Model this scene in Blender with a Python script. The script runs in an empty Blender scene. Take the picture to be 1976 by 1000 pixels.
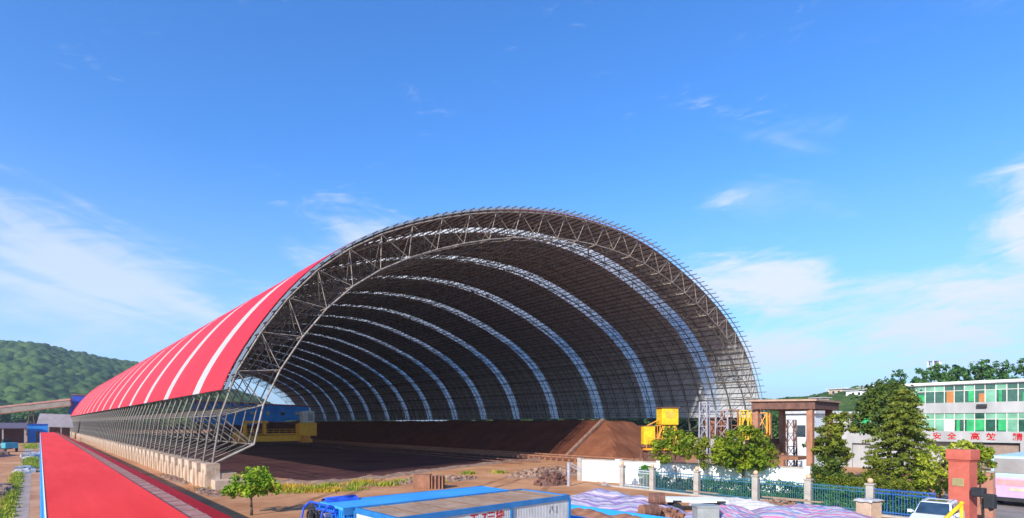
import bpy, bmesh, math, random
import numpy as np
from mathutils import Vector, Matrix
R = math.radians
random.seed(7); RNG = np.random.default_rng(11)
sc = bpy.context.scene
C = sc.collection

# ------------------------------------------------------------------ camera
EYE = 5.3
cam = bpy.data.cameras.new('camera'); co = bpy.data.objects.new('camera', cam); C.objects.link(co); sc.camera = co
cam.sensor_width = 36; cam.lens = 19.33
co.location = (0, 0, EYE); co.rotation_euler = (R(90), 0, R(-41))
cam.shift_y = (822 - 506) / 1976.0
cam.clip_end = 6000; cam.clip_start = 0.1

# ------------------------------------------------------------------ sky and sun
SUN_AZ, SUN_EL = 252.0, 27.5          # degrees clockwise from +Y, above the horizon
w = bpy.data.worlds.new('World'); sc.world = w; w.use_nodes = True
nt = w.node_tree; N = nt.nodes; L = nt.links
for n in list(N): N.remove(n)
def vnode(op, a, b=None, c=None):
    n = N.new('ShaderNodeMath'); n.operation = op
    for i, v in enumerate((a, b, c)):
        if v is None: continue
        if isinstance(v, (int, float)): n.inputs[i].default_value = v
        else: L.new(v, n.inputs[i])
    return n.outputs[0]
sky = N.new('ShaderNodeTexSky'); sky.sky_type = 'NISHITA'; sky.sun_disc = False
sky.sun_elevation = R(SUN_EL); sky.sun_rotation = R(SUN_AZ); sky.air_density = 1.0; sky.dust_density = 0.6; sky.ozone_density = 3.0
hs = N.new('ShaderNodeHueSaturation'); hs.inputs['Saturation'].default_value = 1.20; hs.inputs['Value'].default_value = 1.0
hs.inputs['Hue'].default_value = 0.499
L.new(sky.outputs[0], hs.inputs['Color'])
tc = N.new('ShaderNodeTexCoord'); sep = N.new('ShaderNodeSeparateXYZ'); L.new(tc.outputs['Generated'], sep.inputs[0])
az = vnode('MULTIPLY', vnode('ARCTAN2', sep.outputs[0], sep.outputs[1]), 57.2958)
el = vnode('MULTIPLY', vnode('ARCSINE', sep.outputs[2]), 57.2958)
def blob(a0, e0, wa, we, tilt=0.0):
    da = vnode('SUBTRACT', az, a0); de = vnode('SUBTRACT', el, e0)
    de = vnode('SUBTRACT', de, vnode('MULTIPLY', da, tilt))
    q = vnode('ADD', vnode('POWER', vnode('ABSOLUTE', vnode('DIVIDE', da, wa)), 2.0), vnode('POWER', vnode('ABSOLUTE', vnode('DIVIDE', de, we)), 2.0))
    return vnode('MAXIMUM', vnode('SUBTRACT', 1.0, vnode('SQRT', q)), 0.0)
def cnoise(ka, ke, scale, detail=9, rough=0.55, dist=0.6, shear=0.0):
    cmb = N.new('ShaderNodeCombineXYZ')
    L.new(vnode('MULTIPLY', az, ka), cmb.inputs[0])
    L.new(vnode('MULTIPLY', vnode('ADD', el, vnode('MULTIPLY', az, shear)), ke), cmb.inputs[1])
    n = N.new('ShaderNodeTexNoise'); n.inputs['Scale'].default_value = scale; n.inputs['Detail'].default_value = detail
    n.inputs['Roughness'].default_value = rough; n.inputs['Distortion'].default_value = dist
    L.new(cmb.outputs[0], n.inputs['Vector']); return n.outputs['Fac']
def ramp(v, lo, hi, top=1.0):
    m = N.new('ShaderNodeMapRange'); m.interpolation_type = 'SMOOTHSTEP'
    m.inputs['From Min'].default_value = lo; m.inputs['From Max'].default_value = hi; m.inputs['To Max'].default_value = top
    L.new(v, m.inputs['Value']); return m.outputs[0]
n1 = cnoise(0.055, 0.16, 1.0, dist=0.9, rough=0.6)
n2 = cnoise(0.035, 0.16, 1.3, shear=0.28)
n3 = cnoise(0.12, 0.5, 1.6, dist=1.4, rough=0.62, shear=-0.12)
det = vnode('MULTIPLY', vnode('SUBTRACT', n3, 0.5), 0.5)
n1 = vnode('ADD', n1, det); n2 = vnode('ADD', n2, vnode('MULTIPLY', det, 0.6))
big = vnode('MAXIMUM', vnode('MAXIMUM', blob(79, 8.5, 17, 7.5, 0.05), blob(66, 12.8, 11, 5.0, -0.12)), vnode('MAXIMUM', blob(86, 14, 11, 8, 0.25), blob(68, 6.6, 12, 3.6, 0.02)))
d1 = ramp(vnode('ADD', n1, vnode('MULTIPLY', big, 0.50)), 0.60, 1.0, 0.90)
small = vnode('MAXIMUM', blob(62.2, 20.6, 3.6, 1.8, 0.1), blob(33, 17.2, 7, 2.2, 0.05))
d2 = ramp(vnode('ADD', n1, vnode('MULTIPLY', small, 0.42)), 0.60, 1.0, 0.60)
wisp = vnode('MAXIMUM', vnode('MAXIMUM', blob(4, 11.5, 22, 9, -0.15), blob(20, 9.5, 14, 6, -0.1)), blob(27, 17.5, 12, 5, 0.1))
d3 = ramp(vnode('ADD', n2, vnode('MULTIPLY', wisp, 0.50)), 0.63, 0.98, 0.62)
d4 = ramp(vnode('ADD', n2, vnode('MULTIPLY', blob(68, 24, 24, 12, 0.5), 0.30)), 0.70, 1.05, 0.25)
hz = ramp(vnode('MULTIPLY', el, -1.0), -26.0, 1.0, 0.55)
mx = vnode('MAXIMUM', vnode('MAXIMUM', d1, d2), vnode('MAXIMUM', d3, d4))
def mixc(f, a, b):
    m = N.new('ShaderNodeMix'); m.data_type = 'RGBA'
    L.new(f, m.inputs['Factor'])
    for k, v in ((6, a), (7, b)):
        if isinstance(v, tuple): m.inputs[k].default_value = (*v, 1)
        else: L.new(v, m.inputs[k])
    return m.outputs[2]
tint = N.new('ShaderNodeMix'); tint.data_type = 'RGBA'; tint.blend_type = 'MULTIPLY'; tint.inputs['Factor'].default_value = 1.0
L.new(hs.outputs[0], tint.inputs[6]); tint.inputs[7].default_value = (0.96, 1.30, 1.70, 1)
SKY_HAZE = (2.95, 3.9, 5.8); CLOUD = (5.3, 5.6, 6.3)
c0 = mixc(hz, tint.outputs[2], SKY_HAZE)
c1 = mixc(mx, c0, CLOUD)
bg = N.new('ShaderNodeBackground'); bg.inputs['Strength'].default_value = 0.112; L.new(c1, bg.inputs['Color'])
wo = N.new('ShaderNodeOutputWorld'); L.new(bg.outputs[0], wo.inputs['Surface'])

sl = bpy.data.lights.new('sun', 'SUN'); sl.energy = 4.4; sl.angle = R(0.5); sl.color = (1.0, 0.95, 0.86)
so = bpy.data.objects.new('sun', sl); C.objects.link(so)
sd = Vector((math.sin(R(SUN_AZ)) * math.cos(R(SUN_EL)), math.cos(R(SUN_AZ)) * math.cos(R(SUN_EL)), math.sin(R(SUN_EL))))
so.rotation_euler = sd.to_track_quat('Z', 'Y').to_euler(); so.location = (-40, -40, 60)
vs = sc.view_settings; vs.view_transform = 'Standard'; vs.look = 'None'; vs.gamma = 1; vs.use_curve_mapping = False; vs.exposure = 0.62
sc.cycles.max_bounces = 6; sc.cycles.transparent_max_bounces = 12

# ------------------------------------------------------------------ materials
MATS = {}
def mat(name, col, rough=0.7, vary=0.15, scale=2.0, bump=0.0, bscale=None, metal=0.0, spec=0.4, col2=None, thr=(0.35, 0.65), trans=0.0, wave=None, detail=6, emit=None, stretch=None):
    if name in MATS: return MATS[name]
    m = bpy.data.materials.new(name); m.use_nodes = True; t = m.node_tree; n = t.nodes; l = t.links
    b = n['Principled BSDF']; b.inputs['Roughness'].default_value = rough; b.inputs['Metallic'].default_value = metal
    b.inputs['Specular IOR Level'].default_value = spec
    geo = n.new('ShaderNodeTexCoord')
    nz = n.new('ShaderNodeTexNoise'); nz.inputs['Scale'].default_value = scale; nz.inputs['Detail'].default_value = detail
    nz.inputs['Roughness'].default_value = 0.65
    if stretch:
        mp_ = n.new('ShaderNodeMapping'); mp_.inputs['Scale'].default_value = stretch; l.new(geo.outputs['Object'], mp_.inputs['Vector']); l.new(mp_.outputs[0], nz.inputs['Vector'])
    else: l.new(geo.outputs['Object'], nz.inputs['Vector'])
    mr = n.new('ShaderNodeMapRange'); mr.inputs['From Min'].default_value = thr[0]; mr.inputs['From Max'].default_value = thr[1]
    l.new(nz.outputs['Fac'], mr.inputs['Value'])
    mx = n.new('ShaderNodeMix'); mx.data_type = 'RGBA'
    a = col; c2 = col2 if col2 else tuple(min(1, c * (1 + vary)) for c in col)
    if not col2: a = tuple(c * (1 - vary) for c in col)
    mx.inputs[6].default_value = (*a, 1); mx.inputs[7].default_value = (*c2, 1)
    l.new(mr.outputs[0], mx.inputs['Factor']); l.new(mx.outputs[2], b.inputs['Base Color'])
    if bump:
        nb = n.new('ShaderNodeTexNoise'); nb.inputs['Scale'].default_value = bscale or scale * 4; nb.inputs['Detail'].default_value = 5
        l.new(geo.outputs['Object'], nb.inputs['Vector'])
        bp = n.new('ShaderNodeBump'); bp.inputs['Strength'].default_value = min(1, bump); bp.inputs['Distance'].default_value = 0.05 * max(1, bump)
        h = nb.outputs['Fac']
        if wave:
            wv = n.new('ShaderNodeTexWave'); wv.bands_direction = wave[0]; wv.inputs['Scale'].default_value = wave[1]; wv.inputs['Distortion'].default_value = 0
            l.new(geo.outputs['Object'], wv.inputs['Vector']); h = wv.outputs['Fac']
        l.new(h, bp.inputs['Height']); l.new(bp.outputs[0], b.inputs['Normal'])
    if trans:
        tr = n.new('ShaderNodeBsdfTranslucent'); l.new(mx.outputs[2], tr.inputs['Color'])
        ms = n.new('ShaderNodeMixShader'); ms.inputs[0].default_value = trans
        l.new(b.outputs[0], ms.inputs[1]); l.new(tr.outputs[0], ms.inputs[2]); l.new(ms.outputs[0], n['Material Output'].inputs['Surface'])
    if emit:
        b.inputs['Emission Color'].default_value = (*emit[0], 1); b.inputs['Emission Strength'].default_value = emit[1]
    MATS[name] = m; return m
def glass_mat(name, col, rough=0.06):
    if name in MATS: return MATS[name]
    return mat(name, col, rough, vary=0.35, scale=0.8, spec=0.9)

M_red = mat('red_roof_sheet', (0.56, 0.012, 0.018), 0.5, scale=1.0, col2=(0.64, 0.030, 0.034), spec=0.15, stretch=(0.08, 0.9, 0.08), thr=(0.3, 0.7))
M_back = mat('bare_sheet_back', (0.48, 0.50, 0.53), 0.6, vary=0.25, scale=0.5, col2=(0.64, 0.66, 0.69))
M_sky = mat('fibreglass_strip', (0.92, 0.89, 0.82), 0.5, vary=0.04, scale=1.2, trans=0.55)
M_steel = mat('weathered_shaded_steel', (0.075, 0.062, 0.052), 0.6, scale=0.9, col2=(0.24, 0.205, 0.165))  # noise is weathering; base darkened to stand for interior shade
M_purlin = mat('dark_primed_steel', (0.075, 0.07, 0.075), 0.6, vary=0.3, scale=3)
M_rim = mat('galvanised_rim', (0.36, 0.43, 0.48), 0.4, vary=0.1, metal=0.2)
M_conc = mat('weathered_concrete', (0.40, 0.24, 0.14), 0.9, scale=0.6, col2=(0.62, 0.50, 0.38), bump=0.5, bscale=6)
M_concg = mat('grey_concrete', (0.33, 0.29, 0.25), 0.9, scale=1.5, col2=(0.46, 0.41, 0.35), bump=0.4, bscale=9)
M_white = mat('whitewashed_wall', (0.74, 0.73, 0.70), 0.85, scale=0.8, col2=(0.86, 0.85, 0.82), bump=0.2)
M_ore = mat('shaded_ore', (0.068, 0.022, 0.012), 0.95, scale=0.35, col2=(0.115, 0.038, 0.021), bump=0.8, bscale=2.5, spec=0.05)  # pile slope: shade inside the shed darkened into the ore colour
M_ore2 = mat('sunlit_ore', (0.15, 0.054, 0.028), 0.95, scale=0.35, col2=(0.23, 0.088, 0.045), bump=0.8, bscale=2.5, spec=0.05)  # pile end face: the same ore, lightened to stand for sunlight
M_floor = mat('ore_stained_shaded_floor', (0.055, 0.024, 0.024), 0.95, scale=0.12, col2=(0.105, 0.046, 0.042), bump=0.7, bscale=1.2, spec=0.05)  # ore staining and the shed's shade together in one colour
M_dirt = mat('orange_dirt', (0.36, 0.155, 0.072), 0.95, scale=0.16, col2=(0.58, 0.30, 0.155), bump=1.0, bscale=1.5, detail=12, spec=0.05)
M_rubble = mat('rubble_soil', (0.18, 0.10, 0.07), 0.95, scale=1.2, col2=(0.38, 0.24, 0.17), bump=1.0, bscale=5)
M_rust = mat('rusty_steel', (0.20, 0.085, 0.045), 0.85, scale=2.5, col2=(0.33, 0.15, 0.085), bump=0.3)
M_rustd = mat('dark_rusty_steel', (0.10, 0.05, 0.04), 0.85, scale=2.5, col2=(0.20, 0.09, 0.06), bump=0.3)
M_yellow = mat('yellow_paint', (0.62, 0.34, 0.012), 0.5, scale=1.6, col2=(0.84, 0.56, 0.015), bump=0.15)
M_orange = mat('orange_paint', (0.72, 0.27, 0.03), 0.5, scale=1.0, col2=(0.80, 0.36, 0.04))
M_blue = mat('bright_blue_sheet', (0.02, 0.26, 0.78), 0.45, scale=0.7, col2=(0.03, 0.34, 0.86), bump=0.3, wave=('X', 5))
M_bluewall = mat('bright_blue_wall', (0.02, 0.20, 0.72), 0.5, scale=0.7, col2=(0.03, 0.27, 0.80), bump=0.5, wave=('Y', 5))
M_blued = mat('deep_blue_paint', (0.02, 0.06, 0.42), 0.5, scale=1.5, col2=(0.03, 0.11, 0.60))
M_bluef = mat('blue_frame_paint', (0.02, 0.14, 0.36), 0.5, scale=2, col2=(0.03, 0.20, 0.46))
M_tan = mat('dusty_tan_roof', (0.28, 0.16, 0.10), 0.85, scale=1.3, col2=(0.44, 0.28, 0.18), bump=0.2)
M_panel = mat('white_panel', (0.50, 0.50, 0.46), 0.6, scale=1.6, col2=(0.66, 0.66, 0.63), bump=0.3, wave=('X', 4))
M_redpaint = mat('red_lettering', (0.50, 0.008, 0.012), 0.7, vary=0.05, spec=0.1)
M_black = mat('black_rubber', (0.02, 0.02, 0.022), 0.7, vary=0.3)
M_glass = glass_mat('dark_glass', (0.03, 0.05, 0.06))
M_carglass = glass_mat('car_glass', (0.03, 0.06, 0.10))
M_carwhite = mat('car_white_paint', (0.78, 0.79, 0.80), 0.25, vary=0.02, spec=0.6)
M_brick = mat('painted_red_brick', (0.42, 0.085, 0.055), 0.8, scale=1.2, col2=(0.52, 0.13, 0.085), bump=0.3)
M_brass = mat('brass_plate', (0.55, 0.45, 0.20), 0.35, scale=3, metal=0.6)
M_fence = mat('blue_green_fence_paint', (0.025, 0.10, 0.17), 0.5, scale=1, col2=(0.05, 0.17, 0.24))
M_fenceb = mat('blue_fence_paint', (0.012, 0.07, 0.30), 0.5, scale=1, col2=(0.03, 0.13, 0.42))
M_peach = mat('peach_ball', (0.70, 0.38, 0.22), 0.6, vary=0.1)
M_trunk = mat('bark', (0.10, 0.065, 0.04), 0.9, scale=5, col2=(0.18, 0.12, 0.08), bump=0.5)
M_office = mat('office_plaster', (0.31, 0.30, 0.29), 0.8, scale=0.5, col2=(0.42, 0.41, 0.40), stretch=(1, 1.5, 0.4))
M_sack = mat('white_sack', (0.34, 0.32, 0.31), 0.8, scale=1.4, col2=(0.48, 0.46, 0.45))
def leafmat(name, c1, c2, scale=1.3, tr=0.3):
    return mat(name, c1, 0.6, scale=scale, col2=c2, trans=tr, thr=(0.38, 0.62), spec=0.25, detail=3)
L_bright = leafmat('bright_leaves', (0.085, 0.145, 0.010), (0.28, 0.34, 0.018))
L_lime = leafmat('lime_leaves', (0.12, 0.25, 0.012), (0.38, 0.50, 0.02))
L_olive = leafmat('olive_leaves', (0.085, 0.12, 0.012), (0.26, 0.28, 0.025))
L_dark = leafmat('dark_leaves', (0.045, 0.085, 0.015), (0.14, 0.19, 0.025))
L_cedar = leafmat('cedar_needles', (0.085, 0.12, 0.015), (0.25, 0.28, 0.032), 2.0)
L_hedge = leafmat('hedge_leaves', (0.03, 0.13, 0.02), (0.13, 0.34, 0.03), 1.8)
L_far = leafmat('distant_leaves', (0.035, 0.10, 0.030), (0.10, 0.22, 0.050), 0.5)
L_flower = leafmat('flowering_leaves', (0.16, 0.26, 0.01), (0.52, 0.50, 0.05), 2.2)

# ------------------------------------------------------------------ helpers
class MB:
    """collects shapes; build() links them as ONE mesh object"""
    def __init__(s): s.v = []; s.f = []; s.m = []
    def add(s, vs, fs, mi=0):
        k = len(s.v); s.v.extend([tuple(map(float, p)) for p in vs]); s.f.extend([tuple(k + i for i in f) for f in fs]); s.m.extend([mi] * len(fs)); return s
    def box(s, x0, x1, y0, y1, z0, z1, mi=0):
        v = [(x, y, z) for z in (z0, z1) for (x, y) in ((x0, y0), (x1, y0), (x1, y1), (x0, y1))]
        return s.add(v, [(3, 2, 1, 0), (4, 5, 6, 7), (0, 1, 5, 4), (1, 2, 6, 5), (2, 3, 7, 6), (3, 0, 4, 7)], mi)
    def tube(s, p, q, r, r2=None, n=6, mi=0):
        p = Vector(p); q = Vector(q); d = (q - p); r2 = r if r2 is None else r2
        if d.length < 1e-6: return s
        a = d.orthogonal().normalized(); b = d.normalized().cross(a)
        v = [p + (a * math.cos(t) + b * math.sin(t)) * r for t in [2 * math.pi * i / n for i in range(n)]] + \
            [q + (a * math.cos(t) + b * math.sin(t)) * r2 for t in [2 * math.pi * i / n for i in range(n)]]
        fs = [(i, (i + 1) % n, n + (i + 1) % n, n + i) for i in range(n)] + [tuple(range(n))[::-1], tuple(range(n, 2 * n))]
        return s.add(v, fs, mi)
    def bar(s, p, q, w, h, mi=0, up=(0, 0, 1)):
        p = Vector(p); q = Vector(q); d = (q - p).normalized(); u = Vector(up)
        a = d.cross(u)
        if a.length < 1e-4: a = d.orthogonal()
        a = a.normalized() * w / 2; b = a.normalized().cross(d).normalized() * h / 2
        v = [p - a - b, p + a - b, p + a + b, p - a + b, q - a - b, q + a - b, q + a + b, q - a + b]
        return s.add(v, [(0, 1, 2, 3), (7, 6, 5, 4), (0, 4, 5, 1), (1, 5, 6, 2), (2, 6, 7, 3), (3, 7, 4, 0)], mi)
    def prism(s, pts, y0, y1, mi=0, axis='Y'):
        n = len(pts)
        mk = {'Y': lambda a, b, y: (a, y, b), 'X': lambda a, b, y: (y, a, b), 'Z': lambda a, b, y: (a, b, y)}[axis]
        v = [mk(a, b, y0) for a, b in pts] + [mk(a, b, y1) for a, b in pts]
        return s.add(v, [tuple(range(n)), tuple(range(2 * n - 1, n - 1, -1))] + [(i, n + i, n + (i + 1) % n, (i + 1) % n) for i in range(n)], mi)
    def ball(s, c, r, n=10, m=7, mi=0, sz=1.0):
        v = []; f = []
        for j in range(m + 1):
            t = math.pi * j / m
            for i in range(n):
                a = 2 * math.pi * i / n
                v.append((c[0] + r * math.sin(t) * math.cos(a), c[1] + r * math.sin(t) * math.sin(a), c[2] + r * sz * math.cos(t)))
        for j in range(m):
            for i in range(n): f.append((j * n + i, j * n + (i + 1) % n, (j + 1) * n + (i + 1) % n, (j + 1) * n + i)[::-1])
        return s.add(v, f, mi)
    def mesh(s, name, mats, smooth=False):
        me = bpy.data.meshes.new(name); me.from_pydata(s.v, [], s.f)
        for m in (mats if isinstance(mats, (list, tuple)) else [mats]): me.materials.append(m)
        me.polygons.foreach_set('material_index', s.m)
        me.polygons.foreach_set('use_smooth', [bool(smooth)] * len(me.polygons))
        me.update(); bm = bmesh.new(); bm.from_mesh(me); bmesh.ops.recalc_face_normals(bm, faces=bm.faces); bm.to_mesh(me); bm.free()
        return me
    def build(s, name, mats, parent=None, smooth=False, bevel=0.0, loc=None):
        o = bpy.data.objects.new(name, s.mesh(name, mats, smooth)); C.objects.link(o)
        if parent: o.parent = parent
        if loc: o.location = loc
        if bevel:
            b = o.modifiers.new('b', 'BEVEL'); b.width = bevel; b.segments = 2; b.limit_method = 'ANGLE'
        return o
def npmesh(name, V, F, mats, smooth=False, mi=None):
    """V (n,3), F (m,k) arrays"""
    me = bpy.data.meshes.new(name); V = np.asarray(V, np.float32); F = np.asarray(F, np.int32); k = F.shape[1]
    me.vertices.add(len(V)); me.vertices.foreach_set('co', V.ravel())
    me.loops.add(F.size); me.loops.foreach_set('vertex_index', F.ravel())
    me.polygons.add(len(F)); me.polygons.foreach_set('loop_start', np.arange(0, F.size, k, dtype=np.int32))
    me.polygons.foreach_set('loop_total', np.full(len(F), k, np.int32))
    for m in (mats if isinstance(mats, (list, tuple)) else [mats]): me.materials.append(m)
    if mi is not None: me.polygons.foreach_set('material_index', np.asarray(mi, np.int32))
    me.polygons.foreach_set('use_smooth', np.full(len(F), bool(smooth)))
    me.update(calc_edges=True); me.validate(); return me
def obj(name, me, parent=None, loc=None):
    o = bpy.data.objects.new(name, me); C.objects.link(o)
    if parent: o.parent = parent
    if loc: o.location = loc
    return o
def tag(o, label=None, cat=None, group=None, kind=None):
    if label: o['label'] = label
    if cat: o['category'] = cat
    if group: o['group'] = group
    if kind: o['kind'] = kind
    return o
def thing(name, label, cat, loc=(0, 0, 0), rz=0, group=None):
    o = bpy.data.objects.new(name, None); C.objects.link(o); o.location = loc; o.rotation_euler = (0, 0, rz)
    o.empty_display_size = 0.3
    return tag(o, label, cat, group)
def copy_tree(o, parent=None):
    c = o.copy(); C.objects.link(c); c.parent = parent
    for ch in list(o.children): copy_tree(ch, c)
    return c
def tubes(segs, r, n=5):
    """many straight tubes: segs (m,6); r scalar or (m,)"""
    S = np.asarray(segs, float); P = S[:, :3]; Q = S[:, 3:]; D = Q - P; D /= np.linalg.norm(D, axis=1)[:, None]
    ref = np.where(np.abs(D[:, 2:3]) > 0.9, np.array([[1., 0, 0]]), np.array([[0., 0, 1.]]))
    A = np.cross(D, ref); A /= np.linalg.norm(A, axis=1)[:, None]; B = np.cross(D, A)
    r = np.broadcast_to(np.asarray(r, float), (len(S),))[:, None]
    t = 2 * np.pi * np.arange(n) / n
    ring = np.stack([(A * math.cos(x) + B * math.sin(x)) * r for x in t], 1)
    V = np.concatenate([P[:, None] + ring, Q[:, None] + ring], 1)
    base = (np.arange(len(S)) * 2 * n)[:, None, None]
    F = np.array([(i, (i + 1) % n, n + (i + 1) % n, n + i) for i in range(n)])[None] + base
    return V.reshape(-1, 3), F.reshape(-1, 4)
def text_obj(body, size, depth, m, parent, name='lettering'):
    cu = bpy.data.curves.new('t', 'FONT'); cu.body = body; cu.size = size; cu.extrude = depth; cu.align_x = 'CENTER'; cu.align_y = 'CENTER'; cu.offset = size * 0.012
    t = bpy.data.objects.new('t', cu); C.objects.link(t)
    dg = bpy.context.evaluated_depsgraph_get(); me = bpy.data.meshes.new_from_object(t.evaluated_get(dg))
    bpy.data.objects.remove(t); me.materials.clear(); me.materials.append(m)
    return obj(name, me, parent)

# ------------------------------------------------------------------ ground
def noise2(X, Y, sc_, seed=0):
    r = np.random.default_rng(seed); out = np.zeros_like(X)
    for k in range(5):
        a = r.uniform(0, 2 * np.pi); f = sc_ * 1.9 ** k; ph = r.uniform(0, 6.28, 2)
        out += np.sin(X * f * math.cos(a) + Y * f * math.sin(a) + ph[0]) * np.cos(Y * f * math.cos(a) * 0.9 - X * f * math.sin(a) + ph[1]) / 1.6 ** k
    return out / 2.0
g = MB(); g.add([(-2500, -800, 0), (2500, -800, 0), (2500, 3000, 0), (-2500, 3000, 0)], [(0, 1, 2, 3)])
tag(g.build('ground', M_dirt), kind='structure')
def sheet(name, pts, z, m, kind='structure'):
    b = MB(); b.add([(x, y, z) for x, y in pts], [tuple(range(len(pts)))]); return tag(b.build(name, m), kind=kind)
sheet('shed_floor', [(19.3, 48.4), (26, 49.6), (32, 52.5), (41, 55.4), (50, 58.4), (66, 61), (108, 64), (108, 320), (12.2, 320), (12.2, 80), (16, 62)], 0.006, M_floor)  # dark ore floor, its front outline drawn along the shed's cast shadow
M_slab = mat('grey_slab', (0.16, 0.13, 0.12), 0.9, scale=0.8, col2=(0.25, 0.21, 0.19), bump=0.4)
for k_, (xa, ya, xb, yb) in enumerate([(16, 30, 40, 44), (17.5, 29, 41.5, 43), (11, 34, 26, 52), (12.6, 33.4, 27.6, 51), (22, 26, 34, 34)]):
    dd = Vector((xb - xa, yb - ya)).normalized(); nn_ = Vector((-dd.y, dd.x)) * 0.22
    sheet('dirt_road', [(xa + nn_.x, ya + nn_.y), (xa - nn_.x, ya - nn_.y), ((xa + xb) / 2 - nn_.x + 1, (ya + yb) / 2 - nn_.y), (xb - nn_.x, yb - nn_.y), (xb + nn_.x, yb + nn_.y), ((xa + xb) / 2 + nn_.x + 1, (ya + yb) / 2 + nn_.y)], 0.0045 + 0.004 * k_, mat('wheel_track_dirt', (0.27, 0.12, 0.06), 0.95, scale=0.7, col2=(0.42, 0.22, 0.12), bump=1.0, bscale=6, spec=0.05))
M_path = mat('dusty_path', (0.30, 0.20, 0.14), 0.95, scale=0.5, col2=(0.42, 0.30, 0.22), bump=0.6, bscale=4)
sheet('path', [(-0.9, 18), (-0.25, 18), (-0.1, 190), (-1.7, 190)], 0.005, M_path)
sheet('road', [(-9, 52), (-2.4, 52), (-2.7, 80), (-9, 88)], 0.008, M_slab)
sheet('road', [(-7, 26), (-1.9, 26), (-2.0, 40), (-9, 44)], 0.009, M_rubble)
M_yard = mat('asphalt_yard', (0.20, 0.17, 0.155), 0.9, scale=0.6, col2=(0.28, 0.24, 0.21), bump=0.3)
sheet('road', [(30, -5), (72, -5), (72, 13), (46, 9), (38, 6.9), (30, 8)], 0.007, M_yard)

# ------------------------------------------------------------------ hills
def hill(name, fh, x0, x1, y0, y1, step, m, lift=0.0, crown=0.0, cell=9.0, kind='structure', cut=1.0):
    nx = int((x1 - x0) / step) + 1; ny = int((y1 - y0) / step) + 1
    X, Y = np.meshgrid(np.linspace(x0, x1, nx), np.linspace(y0, y1, ny)); Z = fh(X, Y)
    if crown:
        r = np.random.default_rng(5); n = 257
        jx = r.uniform(0.15, 0.85, (n, n)); jy = r.uniform(0.15, 0.85, (n, n)); jr = r.uniform(0.5, 1.0, (n, n))
        best = np.zeros_like(Z); gx = np.floor(X / cell).astype(int); gy = np.floor(Y / cell).astype(int)
        for dx in (-1, 0, 1):
            for dy in (-1, 0, 1):
                cx = gx + dx; cy = gy + dy; a = cx % n; b = cy % n
                px_ = (cx + jx[a, b]) * cell; py_ = (cy + jy[a, b]) * cell; rr = cell * 0.85 * jr[a, b]
                q = 1 - ((X - px_) ** 2 + (Y - py_) ** 2) / rr ** 2
                best = np.maximum(best, np.sqrt(np.maximum(q, 0)) * crown * jr[a, b])
        rr = np.random.default_rng(9).uniform(-0.5, 0.5, Z.shape)
        Z = Z + lift + best + rr * crown * 0.26
    idx = np.arange(nx * ny).reshape(ny, nx)
    F = np.stack([idx[:-1, :-1], idx[:-1, 1:], idx[1:, 1:], idx[1:, :-1]], -1).reshape(-1, 4)
    zf = np.stack([fh(X, Y)], 0)[0]; keep = (zf[:-1, :-1] > cut).reshape(-1); F = F[keep]
    return tag(obj(name, npmesh(name, np.stack([X, Y, Z], -1).reshape(-1, 3), F, m, smooth=True)), kind=kind)
def crest1(A): return np.interp(A, [-30, -12, -6, -2, 0, 2.4, 4.4, 7.3, 10, 13, 16.3, 17.6, 22, 32], [4.6, 5.4, 6.1, 6.42, 6.5, 5.95, 5.65, 5.15, 4.5, 3.7, 2.7, 1.9, 1.0, 0.2])
def fh1(X, Y):
    A = np.degrees(np.arctan2(X, Y)); r = np.hypot(X, Y)
    b = np.clip((r - 430) / 470, 0, 1); b = b * b * (3 - 2 * b); c = np.clip((1500 - r) / 600, 0, 1); c = c * c * (3 - 2 * c)
    return 900 * np.tan(np.radians(crest1(A))) * np.minimum(b, c) * (1 + 0.03 * noise2(X, Y, 0.012, 3)) + 3 * noise2(X, Y, 0.03, 4) * np.minimum(b, c) - 6 * np.minimum(b, c) - 0.5
M_hill = mat('hill_soil', (0.05, 0.07, 0.03), 0.95)
L_forest = mat('forest_canopy', (0.016, 0.045, 0.016), 0.9, scale=0.03, col2=(0.075, 0.125, 0.030), bump=1.0, bscale=0.5, detail=10, spec=0.1)
hill('hill', fh1, -420, 640, 420, 1100, 12, M_hill)
hill('forest', fh1, -320, 560, 420, 960, 2.0, L_forest, lift=1.0, crown=7.0, cell=7.5, kind='stuff')
def crest2(A): return np.interp(A, [40, 50, 58, 64, 69, 72, 75, 80, 90, 100], [0.6, 1.0, 1.4, 1.8, 2.35, 2.9, 3.1, 3.0, 2.8, 2.5])
def fh2(X, Y):
    A = np.degrees(np.arctan2(X, Y)); r = np.hypot(X, Y)
    b = np.clip((r - 190) / 110, 0, 1); c = np.clip((700 - r) / 250, 0, 1); b = np.minimum(b, c); b = b * b * (3 - 2 * b)
    return 300 * np.tan(np.radians(crest2(A))) * b + 2.5 * b + 0.8 * noise2(X, Y, 0.05, 8) * b - 0.4
hill('hill', fh2, 180, 560, -60, 300, 8, M_hill)
hill('forest', fh2, 185, 430, -50, 285, 1.7, mat('near_forest_canopy', (0.022, 0.048, 0.014), 0.9, scale=0.12, col2=(0.09, 0.135, 0.03), bump=1.0, bscale=0.8, detail=8, spec=0.05), lift=0.4, crown=4.4, cell=5.5, kind='stuff', cut=0.6)

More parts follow.
